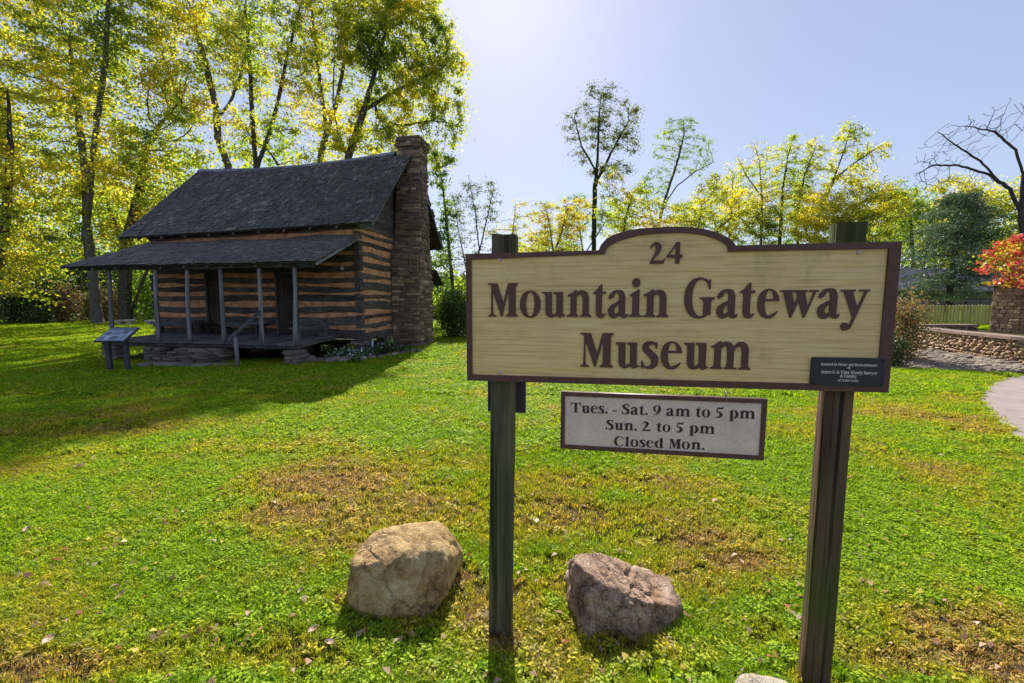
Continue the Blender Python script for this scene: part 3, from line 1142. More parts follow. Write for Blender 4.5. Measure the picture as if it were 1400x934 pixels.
rail = thing('handrail', 'grey wooden handrail on one post beside the stone steps of the porch', 'handrail', (float(C0[0]), float(C0[1]), 0))
un, _ = cab_px(325.5, 505, -3.15)
MB().tube([W(un, -3.15, GZ - .05), W(un + .01, -3.15, .3), W(un + .03, -3.15, .60)], [.055, .052, .048], 8).build('rail_post', M_POST, rail, True)
u4, _ = cab_px(357, 430, PV)
strip(W(un + .12, -3.30, .50), W(u4 + .0, PV - .05, 1.26), (0, 0, .09), W(-.05, 0, 0), 'rail', M_BENCH, rail)

rebase(rail, W(un, -3.15, GZ))

# ---- benches, stools on the porch
def porch_bench(label, u0, u1, v0, v1, zt, along='u', back=False):
    b = thing('porch_bench', label, 'bench', (float(C0[0]), float(C0[1]), 0), group='benches on the porch')
    zf = .41
    def bx(a, bq, c_, d_, e, f_, nm):
        vs = [W(a, c_, e), W(bq, c_, e), W(bq, d_, e), W(a, d_, e), W(a, c_, f_), W(bq, c_, f_), W(bq, d_, f_), W(a, d_, f_)]
        MB().add(vs, [(3, 2, 1, 0), (4, 5, 6, 7), (0, 1, 5, 4), (1, 2, 6, 5), (2, 3, 7, 6), (3, 0, 4, 7)]).build(nm, M_BENCH, b)
    bx(u0, u1, v0, v1, zt - .045, zt, 'seat')
    if along == 'u':
        bx(u0 + .1, u1 - .1, v0 + .03, v0 + .06, zt - .16, zt - .047, 'apron')
        for q in (u0 + .18, u1 - .24):
            bx(q, q + .05, v0 + .05, v1 - .05, zf, zt - .047, 'leg')
    else:
        for q in (v0 + .12, v1 - .3):
            bx(u0 + .05, u0 + .10, q, q + .06, zf, zt - .047, 'leg')
            bx(u1 - .10, u1 - .05, q, q + .06, zf, zt - .047, 'leg')
        bx(u0 + .06, u0 + .09, v0 + .1, v1 - .1, zt - .12, zt - .047, 'apron')
    rebase(b, W((u0 + u1) / 2, (v0 + v1) / 2, zf))
    return b


porch_bench('long grey plank bench against the cabin wall left of the left door', 6.35, 8.15, -.42, -.05, .84)
porch_bench('long grey plank bench against the cabin wall between the two doors', 3.6, 5.3, -.42, -.05, .86)
porch_bench('grey bench standing lengthwise at the open right end of the porch', .98, 1.30, -2.0, -.22, .80, 'v')


def stool(label, u, v, w, h, grp='stools on the porch'):
    s_ = thing('stool', label, 'stool', tuple(Vector((float(C0[0]), float(C0[1]), 0)) + Vector(W(u, v, .41))), group=grp)
    MB().box(-w / 2, -w / 2, h - .04, w / 2, w / 2, h).build('seat', M_DOOR, s_)
    for a in (-1, 1):
        for b in (-1, 1):
            MB().tube([(a * w * .32, b * w * .32, h - .04), (a * w * .45, b * w * .45, 0)], [.02, .018], 6).build('leg', M_DOOR, s_)


stool('small dark stool in front of the left cabin door', 5.75, -.45, .42, .42)
stool('low dark stool just right of the left cabin door', 5.2, -.62, .34, .30)
stool('dark stool on the porch left of the right cabin door', 3.5, -.6, .36, .38)
keg = thing('barrel', 'small dark wooden barrel beside the left cabin door', 'barrel', tuple(Vector((float(C0[0]), float(C0[1]), 0)) + Vector(W(6.18, -.3, .42))))
MB().tube([(0, 0, 0), (0, 0, .12), (0, 0, .25), (0, 0, .38), (0, 0, .5)], [.15, .18, .19, .18, .15], 14).build('staves', M_DOOR, keg)
for zz in (.07, .41):
    MB().tube([(0, 0, zz), (0, 0, zz + .03)], [.172, .178] if zz < .2 else [.178, .170], 14).build('hoop', M_UNDER, keg)

# ================================================================== TREES
def bark(name, dark, light, moss=None):
    t = NT(name)
    v = t.coord('World', (1, 1, .25))
    n = t.noise(v, 9, 6, .7, .5)
    c = t.ramp(n, [(.3, dark), (.72, light)])
    if moss:
        v2 = t.coord('World')
        c = t.mix(t.ramp(t.noise(v2, .8, 3), [(.45, (0, 0, 0)), (.62, (1, 1, 1))]), c, moss)
    return t.pbr(c, .95, t.bump(n, .8, .04), .1)


M_BARK = bark('bark_grey_brown', (.035, .028, .024), (.13, .105, .09))
M_BARKL = bark('bark_light', (.07, .06, .052), (.20, .175, .155))
M_IVY_BARK = bark('bark_ivy', (.02, .022, .014), (.06, .065, .035), (.03, .05, .015))
YG = [(.05, .09, .010), (.13, .19, .012), (.28, .30, .015), (.46, .40, .015), (.58, .42, .02)]
L_YG = mat_leaf('leaves_yellow_green', YG, 2.25, .2, .6, .48)
L_GREEN = mat_leaf('leaves_mid_green', [(.04, .075, .010), (.08, .15, .012), (.16, .24, .015), (.30, .34, .02)], 2.2, .2, .6)
L_GOLD = mat_leaf('leaves_gold', [(.16, .20, .015), (.36, .34, .015), (.50, .42, .02), (.54, .40, .03)], 1.7, .25, .5, .4)
L_RUSTY = mat_leaf('leaves_rusty', [(.09, .14, .012), (.22, .30, .012), (.40, .38, .02), (.48, .27, .06)], 2.1, .3, .62)
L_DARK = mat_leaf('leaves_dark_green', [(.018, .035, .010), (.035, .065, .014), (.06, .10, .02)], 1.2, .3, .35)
L_OLIVE = mat_leaf('leaves_olive', [(.05, .075, .018), (.10, .13, .022), (.20, .20, .03)], 1.7, .3, .5)
L_CEDAR = mat_leaf('foliage_cedar', [(.05, .09, .04), (.11, .18, .08), (.24, .32, .17)], 1.0, .6, .25)
L_BROWN = mat_leaf('leaves_brown', [(.05, .08, .02), (.14, .13, .03), (.24, .12, .06), (.16, .19, .03)], 1.4, .5)
L_RED = mat_leaf('leaves_red', [(.16, .30, .02), (.50, .50, .03), (.50, .10, .04), (.46, .03, .04), (.50, .14, .14)], 1.35, 1.1, .45)
L_SHRUB = mat_leaf('leaves_shrub_green', [(.03, .06, .012), (.06, .115, .02), (.11, .19, .03)], 1.5, .6, .4)


def colonize(attr_pts, stems, step, kill, infl, iters=90, droop=0.0):
    """space colonisation: returns nodes, parent index"""
    nodes, par = [], []
    for st in stems:
        base = -1
        start = 0
        if isinstance(st, tuple):      # (index fraction of first stem, pts)
            frac, st = st
            base = int(frac)
        for i in range(len(st) - 1):
            a, b = np.array(st[i], float), np.array(st[i + 1], float)
            n = max(1, int(np.linalg.norm(b - a) / step))
            for k in range(n if i < len(st) - 2 else n + 1):
                p = a + (b - a) * k / n
                p = p + RNG.normal(size=3) * step * .05
                if k == 0 and i == 0:
                    if nodes:
                        d = np.linalg.norm(np.array(nodes) - a, axis=1)
                        base = int(np.argmin(d))
                        if d[base] > step * 3:
                            base = -1
                nodes.append(p)
                par.append(base)
                base = len(nodes) - 1
    A = np.array(attr_pts)
    N = np.array(nodes)
    d2 = ((A[:, None, :] - N[None]) ** 2).sum(2)
    bi = d2.argmin(1)
    bd = d2[np.arange(len(A)), bi]
    last = None
    for it in range(iters):
        if len(A) == 0:
            break
        act = bd < infl * infl
        if not act.any():
            break
        dirs = A[act] - N[bi[act]]
        dirs /= np.linalg.norm(dirs, axis=1)[:, None] + 1e-9
        acc = np.zeros_like(N)
        np.add.at(acc, bi[act], dirs)
        src = np.unique(bi[act])
        dv = acc[src]
        ln = np.linalg.norm(dv, axis=1)[:, None]
        dv = dv / (ln + 1e-9) + RNG.normal(size=dv.shape) * .16
        dv[:, 2] -= droop
        dv /= np.linalg.norm(dv, axis=1)[:, None]
        newp = N[src] + dv * step
        o = len(N)
        N = np.vstack([N, newp])
        par += list(src)
        d2 = ((A[:, None, :] - newp[None]) ** 2).sum(2)
        j = d2.argmin(1)
        dj = d2[np.arange(len(A)), j]
        m = dj < bd
        bi = np.where(m, j + o, bi)
        bd = np.where(m, dj, bd)
        keep = bd > kill * kill
        A, bi, bd = A[keep], bi[keep], bd[keep]
        if len(N) > 9000:
            break
    return N, np.array(par)


def radii(N, par, r_trunk, r_tip, e=2.2):
    n = len(N)
    acc = np.zeros(n)
    r = np.zeros(n)
    for i in range(n - 1, -1, -1):
        r[i] = (acc[i] if acc[i] > 0 else 1.0) ** (1 / e)
        if par[i] >= 0:
            acc[par[i]] += r[i] ** e
    k = r.max()
    # map 1..k to tip..trunk
    q = (r - 1) / max(k - 1, 1e-6)
    return r_tip + (r_trunk * .85 - r_tip) * q ** 1.2


def branch_mesh(name, N, par, r, mat, rmin=0.0, flare=True, sides=None):
    """smooth tubes along the chains of the skeleton"""
    n = len(N)
    kids = [[] for _ in range(n)]
    for i, p in enumerate(par):
        if p >= 0:
            kids[p].append(i)
    V, F = [], []
    stack = [(i, -1) for i in range(n) if par[i] < 0]
    while stack:
        s, p = stack.pop()
        chain = ([p] if p >= 0 else []) + [s]
        cur = s
        while kids[cur]:
            ks = sorted(kids[cur], key=lambda q: -r[q])
            for q in ks[1:]:
                stack.append((q, cur))
            cur = ks[0]
            chain.append(cur)
        if len(chain) < 2:
            continue
        rr = [r[c] for c in chain]
        if p >= 0:
            rr[0] = min(rr[0], rr[1] * 1.15)
        if max(rr) < rmin:
            continue
        P = N[chain]
        T = np.gradient(P, axis=0)
        T /= np.linalg.norm(T, axis=1)[:, None] + 1e-9
        m = sides or (9 if rr[0] > .12 else 5 if rr[0] > .04 else 3)
        ref = np.array([.31, .17, .93]) if abs(T[0][2]) < .8 else np.array([1., .2, .1])
        A = np.cross(T, ref)
        A /= np.linalg.norm(A, axis=1)[:, None] + 1e-9
        B = np.cross(T, A)
        an = np.arange(m) * 2 * pi / m
        rad = np.array(rr)
        if flare and p < 0:
            rad = rad * (1 + .7 * np.exp(-np.arange(len(rad)) * 1.0))
        ring = P[:, None, :] + rad[:, None, None] * (np.cos(an)[None, :, None] * A[:, None, :] + np.sin(an)[None, :, None] * B[:, None, :])
        o = len(V) and sum(len(v) for v in V)
        V.append(ring.reshape(-1, 3))
        L = len(chain)
        q = np.arange(L - 1)[:, None] * m
        k = np.arange(m)[None, :]
        k2 = (k + 1) % m
        F.append(np.stack([o + q + k, o + q + k2, o + q + m + k2, o + q + m + k], -1).reshape(-1, 4))
    return np_mesh(name, np.concatenate(V), np.concatenate(F), mat, True)


def leaf_mesh(name, centers, size, mat, aspect=.62, flat=.5, fold=.25, jit=.35, dirs=None):
    """kite shaped leaves, one small quad each"""
    n = len(centers)
    nz = RNG.normal(size=(n, 3))
    nz[:, 2] = nz[:, 2] * .8 + flat * np.sign(RNG.normal(size=n) + 1.5)
    nz /= np.linalg.norm(nz, axis=1)[:, None]
    a = np.cross(nz, RNG.normal(size=(n, 3)))
    a /= np.linalg.norm(a, axis=1)[:, None] + 1e-9
    b = np.cross(nz, a)
    s = size * RNG.uniform(1 - jit, 1 + jit, n)[:, None]
    w = s * aspect * .5
    p0 = centers - a * s * .5
    p1 = centers - b * w + nz * s * fold * .3 + a * s * .08
    p2 = centers + a * s * .5
    p3 = centers + b * w + nz * s * fold * .3 + a * s * .08
    V = np.stack([p0, p1, p2, p3], 1).reshape(-1, 3)
    F = np.arange(n * 4).reshape(-1, 4)
    return np_mesh(name, V, F, mat)


def in_ellipsoids(ells, dens_pts):
    """random points in (cx,cy,cz,rx,ry,rz) ellipsoids, weighted by volume, denser near the shell"""
    vol = np.array([e[3] * e[4] * e[5] for e in ells])
    cnt = np.maximum(8, (dens_pts * vol / vol.sum()).astype(int))
    out = []
    for e, c in zip(ells, cnt):
        d = RNG.normal(size=(c, 3))
        d /= np.linalg.norm(d, axis=1)[:, None]
        rr = RNG.uniform(size=(c, 1)) ** .42
        out.append(np.array(e[:3]) + d * rr * np.array(e[3:6]))
    return np.concatenate(out)


def px_tree(name, label, D, stems, crown, leafmat, barkmat, r_trunk, n_attr=500, n_leaf=9000, leaf=.17, group=None, cat='tree', depth=.8, step=None,
            spread=.34, r_tip=.018, twig_leaf_r=.05, aspect=.62, base_px=None, leaf_bias=None, droop=0.0, flat=.5):
    """tree standing at distance D; stems and crown ellipses are read off the photograph and get their real size and a real depth"""
    sc = D / FPX
    P = lambda px, py, dy=0.0: at_depth(px, py, D) * np.array([1, 1, 1]) + np.array([0, dy, 0])
    bx, by = base_px or stems[0][0][:2]
    b = at_depth(bx, by, D)
    gz = float(ground_z(b[0], D))
    base = np.array([b[0], D, gz])
    S = []
    for st in stems:
        pts = []
        wob = RNG.normal(size=2) * .0
        for i, q in enumerate(st):
            dy = q[2] * sc if len(q) > 2 else 0
            pts.append(P(q[0], q[1], dy) - base)
        if st is stems[0]:
            pts[0] = np.array([pts[0][0], pts[0][1], -.25])
        S.append(pts)
    ells = []
    for c in crown:
        cx, cy, rx, ry = c[:4]
        dy = c[4] * sc if len(c) > 4 else 0
        p = P(cx, cy, dy) - base
        ells.append((p[0], p[1], p[2], rx * sc, (rx + ry) / 2 * sc * depth, ry * sc))
    A = in_ellipsoids(ells, int(n_attr * (1.9 if n_leaf else 1.2)))
    A = A[A[:, 2] > .4]
    size = max(e[3] + e[5] for e in ells)
    step = step or max(.22, size * .034)
    N, par = colonize(A, S, step, step * 1.9, max(size * 1.1, step * 9), 110, droop)
    r = radii(N, par, r_trunk, r_tip)
    root = thing(name, label, cat, tuple(base), group=group)
    link(bpy.data.objects.new('trunk', branch_mesh('trunk', N, par, r, barkmat)), root)
    kids = np.bincount(par[par >= 0], minlength=len(N))
    tips = np.where(r < twig_leaf_r)[0]
    tips = tips[N[tips, 2] > 1.0]
    n_leaf = int(n_leaf * 1.9)
    if len(tips) and n_leaf:
        w = np.where(kids[tips] == 0, 2.2, 1.0)
        # some twigs stay bare, others carry dense tufts
        w = w * RNG.uniform(.05, 1.9, len(tips)) ** 2.7
        w /= w.sum()
        pick = RNG.choice(tips, n_leaf, p=w)
        c = N[pick] + RNG.normal(size=(n_leaf, 3)) * np.array([spread, spread, spread * .6]) * RNG.choice([.35, .8, 1.2], (n_leaf, 1), p=[.35, .4, .25])
        link(bpy.data.objects.new('crown', leaf_mesh('crown', c, leaf * .86, leafmat, aspect, flat)), root)
    return root


def copy_thing(src, loc, rz, scale, label):
    c = src.copy()
    COL.objects.link(c)
    c.location = loc
    c.rotation_euler = (0, 0, rz)
    c.scale = (scale, scale, scale)
    c['label'] = label
    for ch in src.children:
        d = ch.copy()
        COL.objects.link(d)
        d.parent = c
    return c


GL = 'tall autumn trees behind the cabin'
GM = 'autumn trees along the far edge of the lawn'
# --- the wood at the left and behind the cabin
px_tree('maple_tree', 'tall yellow-green maple with grey trunk left of the porch, its crown filling the upper left', 33,
        [[(134, 441), (128, 380), (119, 320), (117, 240), (108, 160), (95, 60)], [(119, 320), (150, 200, -20), (165, 100, -20), (170, 10, -20)]],
        [(80, 60, 120, 90), (20, 140, 80, 80, -20), (150, 150, 70, 70), (140, -20, 110, 60), (70, 240, 80, 60), (180, 60, 60, 60), (10, 20, 60, 80), (190, 230, 50, 50, -10), (60, 330, 60, 40)], L_YG, M_BARKL, .40, 1000, 25000, .27, GL, spread=.55)
px_tree('oak_tree', 'dark thick-trunked oak standing just behind the left end of the porch roof', 34,
        [[(172, 438), (171, 390), (174, 330), (190, 270), (200, 200)], [(182, 420), (195, 385), (212, 345), (245, 320)], [(173, 340), (150, 290), (140, 230)]],
        [(215, 250, 60, 60), (160, 290, 50, 50), (235, 200, 45, 50), (215, 330, 35, 30), (240, 130, 40, 50)], L_RUSTY, M_BARK, .55, 420, 9500, .24, GL, spread=.5)
px_tree('broadleaf_tree', 'broad green tree at the left edge of the picture, leaning in over the lawn', 31,
        [[(-14, 441), (-6, 380), (8, 300), (15, 200), (10, 120)]],
        [(10, 330, 70, 70), (0, 240, 60, 60), (-50, 180, 70, 90), (50, 380, 45, 35), (-40, 320, 60, 80)], L_YG, M_BARK, .42, 500, 10500, .26, GL, spread=.5)
px_tree('poplar_tree', 'slender tree with bare curved trunk rising over the left end of the roof ridge', 36,
        [[(330, 430), (318, 300), (312, 226), (298, 190), (296, 150), (282, 90), (262, 20)], [(296, 165), (315, 140), (330, 100), (345, 20)], [(262, 160, -10), (250, 130, -10), (230, 80, -10)]],
        [(275, 60, 45, 70), (230, 60, 35, 55), (310, 60, 35, 60), (250, 140, 40, 30), (262, 0, 60, 30), (300, 250, 30, 30)], L_YG, M_BARKL, .34, 420, 8000, .22, GL, spread=.4)
px_tree('ash_tree', 'twin-stemmed dark tree rising behind the middle of the cabin roof', 35,
        [[(356, 430), (354, 300), (350, 228), (345, 160), (342, 90), (335, 10)], [(350, 232), (366, 190), (380, 140), (392, 80), (410, 10)], [(380, 225), (366, 205), (345, 190), (320, 150)]],
        [(340, 60, 40, 70), (395, 70, 40, 60), (370, 170, 45, 35), (325, 180, 35, 40), (370, -10, 60, 40), (400, 210, 30, 25)], L_RUSTY, M_BARK, .30, 480, 9500, .22, GL, spread=.4)
px_tree('birch_tree', 'slender pale tree dividing into thin upright limbs behind the right half of the roof', 37,
        [[(440, 430), (440, 300), (438, 215), (447, 180), (440, 130), (432, 70), (425, 0)], [(447, 180), (458, 150), (470, 90), (480, 10)], [(440, 135), (415, 110), (400, 70)]],
        [(440, 60, 45, 60), (480, 60, 35, 60), (430, 150, 35, 35), (455, 210, 35, 25), (450, -10, 60, 40)], L_YG, M_BARKL, .30, 420, 8500, .22, GL, spread=.4)
px_tree('sycamore_tree', 'big yellow-green tree leaning right behind the chimney, its crown edge against the sky', 36,
        [[(468, 430), (470, 300), (476, 215), (498, 150), (512, 100), (530, 30), (540, -20)], [(500, 150), (530, 130), (570, 110), (610, 90)], [(505, 125), (520, 165), (550, 172), (590, 165), (625, 170)], [(476, 215), (462, 180), (455, 140), (458, 60)]],
        [(545, 50, 60, 65), (590, 55, 35, 50), (560, 130, 55, 45), (615, 110, 32, 40), (620, 170, 22, 22), (530, 190, 45, 30), (500, 40, 40, 60), (560, -15, 50, 30), (595, 205, 25, 28), (480, 170, 35, 40)], L_YG, M_BARK, .36, 900, 26000, .24, GL, spread=.42)
px_tree('hanging_tree', 'green tree drooping close behind the chimney above the rear eave', 31,
        [[(622, 450), (618, 380), (612, 320), (606, 260), (600, 225)]],
        [(600, 235, 20, 28), (612, 300, 20, 35), (600, 350, 20, 40)], L_GREEN, M_BARK, .16, 160, 3000, .18, GL, spread=.3)
px_tree('thin_tree', 'thin half-bare tree with twiggy top between the chimney and the sign', 30,
        [[(652, 455), (651, 400), (655, 340), (650, 290), (640, 240)], [(655, 345), (668, 290), (676, 250)], [(645, 455), (640, 380), (628, 320), (620, 270)]],
        [(640, 280, 24, 42), (668, 290, 20, 42), (630, 350, 22, 50), (660, 370, 24, 40)], L_OLIVE, M_BARK, .13, 330, 2600, .13, GL, spread=.25, r_tip=.012)
px_tree('young_tree', 'young yellowing tree showing behind the left post of the sign', 34,
        [[(690, 450), (688, 380), (700, 330), (705, 280)]],
        [(690, 330, 25, 40), (712, 310, 20, 40), (700, 390, 30, 40)], L_GOLD, M_BARK, .12, 160, 1800, .15, GL, spread=.3)

# --- trees behind the sign
px_tree('ivy_tree', 'tallest middle tree, its straight trunk wrapped in ivy, behind the arch of the sign', 40,
        [[(811, 440), (811, 380), (812, 330), (813, 270), (817, 215), (819, 160), (822, 128)], [(815, 250), (840, 200), (860, 165)], [(816, 235), (795, 200), (785, 160)]],
        [(815, 150, 26, 30), (785, 172, 18, 24), (855, 160, 20, 26), (845, 190, 30, 20), (788, 212, 22, 9), (838, 232, 26, 16), (835, 124, 14, 10), (800, 190, 20, 16), (868, 200, 9, 14)], L_OLIVE, M_IVY_BARK, .26, 620, 5200, .17, GM, spread=.36, step=.34)
px_tree('locust_tree', 'feathery half-bare tree leaning right of the ivy-clad one', 41,
        [[(884, 440), (892, 350), (897, 318), (910, 270), (925, 225), (935, 185), (935, 165)], [(905, 285), (925, 255), (950, 235), (975, 222)], [(897, 318), (885, 275), (880, 245)]],
        [(930, 180, 26, 24), (910, 200, 18, 30), (950, 215, 26, 28), (895, 255, 24, 28), (960, 200, 20, 18)], L_GREEN, M_BARK, .19, 420, 3000, .15, GM, spread=.22, r_tip=.013)
px_tree('gold_tree', 'small golden tree above the left half of the sign board', 38,
        [[(757, 440), (757, 350), (752, 310), (745, 280)], [(757, 350), (770, 310), (775, 280)]],
        [(745, 300, 26, 34), (775, 310, 28, 38), (735, 340, 30, 30), (790, 300, 20, 30)], L_GOLD, M_BARK, .16, 330, 5200, .17, GM, spread=.3)
px_tree('green_gold_tree', 'low green and yellow tree right beside the ivy-clad trunk', 37,
        [[(845, 440), (848, 350), (855, 300), (865, 265)]],
        [(850, 295, 34, 40), (872, 285, 32, 40), (835, 255, 20, 26), (890, 320, 44, 30), (915, 300, 26, 30)], L_RUSTY, M_BARK, .16, 420, 7200, .17, GM, spread=.32)
px_tree('yellow_tree', 'bright yellow round-topped tree above the number on the sign', 39,
        [[(950, 440), (948, 350), (955, 310), (960, 280)], [(948, 350), (985, 310), (1010, 290)]],
        [(945, 300, 34, 30), (985, 290, 32, 36), (930, 330, 38, 26), (1012, 300, 30, 40), (975, 250, 22, 16), (1045, 310, 26, 34)], L_YG, M_BARK, .2, 480, 9800, .18, GM, spread=.34)
px_tree('bare_topped_tree', 'upright tree with a bare purple-grey twiggy top right of the arch', 41,
        [[(1038, 440), (1040, 340), (1042, 270), (1038, 220), (1030, 195)], [(1066, 440), (1066, 330), (1070, 260), (1078, 210), (1085, 190)], [(1042, 270), (1020, 240), (1008, 215)]],
        [(1035, 230, 26, 36), (1075, 220, 24, 34), (1060, 280, 46, 45), (1012, 240, 16, 24), (1095, 250, 18, 30)], L_RUSTY, M_BARK, .17, 760, 7200, .16, GM, spread=.28, r_tip=.014)
px_tree('leaning_tree', 'tall sparse yellow tree leaning right beyond the right half of the sign', 40,
        [[(1098, 440), (1108, 350), (1122, 290), (1140, 245), (1156, 200), (1163, 172)], [(1140, 245), (1165, 225), (1195, 205), (1212, 195)], [(1108, 330), (1090, 290), (1100, 240), (1115, 200)]],
        [(1162, 190, 22, 26), (1190, 210, 26, 18), (1115, 215, 20, 28), (1165, 240, 35, 16), (1110, 270, 26, 26)], L_YG, M_BARK, .18, 480, 4800, .17, GM, spread=.26)
px_tree('bright_tree', 'dense bright yellow-green tree directly behind the right post top', 36,
        [[(1150, 440), (1152, 370), (1160, 320), (1165, 290)]],
        [(1120, 300, 40, 36), (1165, 280, 44, 34), (1205, 290, 36, 34), (1150, 340, 60, 30), (1205, 255, 18, 20)], L_YG, M_BARK, .2, 520, 14000, .19, GM, spread=.4)
px_tree('green_tree', 'rounded green tree right of the sign with bare stems below', 38,
        [[(1252, 440), (1250, 370), (1246, 320), (1244, 280)], [(1268, 440), (1262, 370), (1270, 330), (1275, 300)]],
        [(1238, 270, 26, 24), (1258, 300, 26, 30), (1228, 310, 24, 30), (1280, 280, 18, 28)], L_GREEN, M_BARKL, .16, 330, 5200, .17, GM, spread=.32)
px_tree('glowing_tree', 'wide yellow-green tree glowing behind the dark cedar', 34,
        [[(1330, 440), (1332, 360), (1328, 300), (1320, 260)]],
        [(1312, 262, 34, 26), (1350, 285, 40, 30), (1335, 330, 50, 40), (1385, 270, 30, 30), (1390, 330, 30, 40)], L_YG, M_BARK, .2, 420, 9500, .19, GM, spread=.38)
px_tree('broadleaf_tree', 'feathery yellow-green tree between the locust and the bare-topped one', 46,
        [[(992, 440), (995, 350), (1000, 290), (1002, 240)], [(995, 350), (975, 300), (968, 260)]],
        [(1000, 255, 22, 34), (972, 280, 26, 30), (1020, 290, 30, 34), (940, 300, 30, 30)], L_YG, M_BARK, .16, 420, 5000, .17, GM, spread=.34)
px_tree('broadleaf_tree', 'slender green tree whose top shows left of the bright tree behind the right post', 45,
        [[(1090, 440), (1092, 350), (1088, 290), (1084, 240)]],
        [(1085, 265, 26, 38), (1100, 300, 30, 36), (1070, 320, 36, 30)], L_GREEN, M_BARK, .16, 420, 4600, .17, GM, spread=.34)
px_tree('broadleaf_tree', 'pale green tree showing right behind the ivy-clad trunk', 47,
        [[(800, 440), (798, 350), (790, 300), (785, 270)], [(798, 350), (830, 300), (836, 280)]],
        [(790, 300, 30, 36), (832, 300, 28, 30), (760, 330, 34, 26)], L_GREEN, M_BARK, .15, 380, 4200, .17, GM, spread=.34)
px_tree('broadleaf_tree', 'yellow-green tree filling the skyline right of the right post', 44,
        [[(1215, 440), (1216, 350), (1222, 290), (1226, 255)]],
        [(1222, 280, 34, 32), (1250, 310, 34, 30), (1195, 310, 30, 34), (1285, 310, 30, 34)], L_YG, M_BARK, .16, 420, 6000, .18, GM, spread=.36)
# bare tree at the right edge
px_tree('bare_tree', 'large leafless tree at the right edge, its dark limbs reaching left over the cedar', 30,
        [[(1412, 445), (1408, 380), (1400, 330), (1396, 295), (1398, 262), (1400, 240), (1412, 215), (1425, 160)],
         [(1396, 292), (1380, 258), (1350, 238), (1310, 226), (1275, 226), (1250, 240)],
         [(1366, 248), (1340, 220), (1305, 198), (1282, 180)],
         [(1400, 240), (1388, 205), (1360, 180), (1320, 172)],
         [(1395, 290), (1370, 275), (1345, 268)], [(1412, 215), (1440, 200), (1470, 170)]],
        [(1275, 225, 26, 40), (1320, 190, 40, 32), (1370, 165, 34, 26), (1400, 140, 20, 20), (1440, 160, 40, 40), (1340, 250, 30, 14)], L_OLIVE, M_BARK , .22, 2200, 0, .15, GM, step=.30, r_tip=.015)

# --- undergrowth and shrubs: leafy mounds on several stems
def bush(name, label, px, py, rx, ry, D, leafmat, n, leaf, cat='shrub', group=None, lobes=4, stems=5, aspect=.6, sp=1.0):
    sc = D / FPX
    p = at_depth(px, py, D)
    gz = float(ground_z(p[0], D))
    base = np.array([p[0], D, gz])
    top = p[2] - gz + ry * sc
    root = thing(name, label, cat, tuple(base), group=group)
    H, Wd = top, rx * sc
    S, A = [], []
    for i in range(stems):
        a = RNG.uniform(0, 2 * pi)
        S.append([np.array([cos(a) * .12 * Wd, sin(a) * .12 * Wd, -.1]), np.array([cos(a) * .35 * Wd, sin(a) * .3 * Wd, H * .4]), np.array([cos(a) * .5 * Wd, sin(a) * .45 * Wd, H * .65])])
    ell = [(0, 0, H * .5, Wd * .85, Wd * .6, H * .5)]
    for i in range(lobes):
        a = RNG.uniform(0, 2 * pi)
        q = RNG.uniform(.3, .6)
        ell.append((cos(a) * Wd * q, sin(a) * Wd * q * .7, H * RNG.uniform(.35, .8), Wd * .4, Wd * .35, H * .25))
    A = in_ellipsoids(ell, 90 + n // 60)
    A = A[A[:, 2] > .05]
    st = max(.1, H * .07)
    N, par = colonize(A, S, st, st * 1.8, H * 2, 60)
    r = radii(N, par, max(.02, H * .012), .006)
    link(bpy.data.objects.new('stems', branch_mesh('stems', N, par, r, M_BARK, sides=3)), root)
    pick = RNG.integers(len(S) * 3, len(N), n) if len(N) > len(S) * 3 else RNG.integers(0, len(N), n)
    c = N[pick] + RNG.normal(size=(n, 3)) * st * 1.3 * sp
    c[:, 2] = np.abs(c[:, 2])
    link(bpy.data.objects.new('foliage', leaf_mesh('foliage', c, leaf, leafmat, aspect)), root)
    return root


GU = 'undergrowth at the edge of the wood'
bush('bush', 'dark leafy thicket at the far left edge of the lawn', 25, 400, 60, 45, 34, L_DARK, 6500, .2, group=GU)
bush('bush', 'reddish brown bush left of the grey maple trunk', 82, 412, 34, 30, 35, L_BROWN, 3600, .16, group=GU)
bush('bush', 'pale green weedy bush standing in front of the red-brown ones', 52, 428, 22, 14, 33, L_SHRUB, 1500, .15, group=GU)
bush('bush', 'brown-red bush between the maple trunk and the first porch post', 145, 415, 30, 28, 36, L_BROWN, 3200, .16, group=GU)
bush('bush', 'bright green sapling growth seen under the left end of the porch roof', 208, 405, 26, 40, 35, L_GREEN, 4200, .17, group=GU)
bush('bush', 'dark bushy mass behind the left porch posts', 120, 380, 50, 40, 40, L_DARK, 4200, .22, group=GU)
bush('evergreen_shrub', 'dense dark green shrub on the lawn edge between chimney and sign', 622, 425, 34, 34, 21, L_SHRUB, 9500, .10, group=None, lobes=6)
bush('evergreen_shrub', 'round green shrub half hidden by the left edge of the sign', 668, 430, 36, 30, 23, L_SHRUB, 6500, .11, group=None)
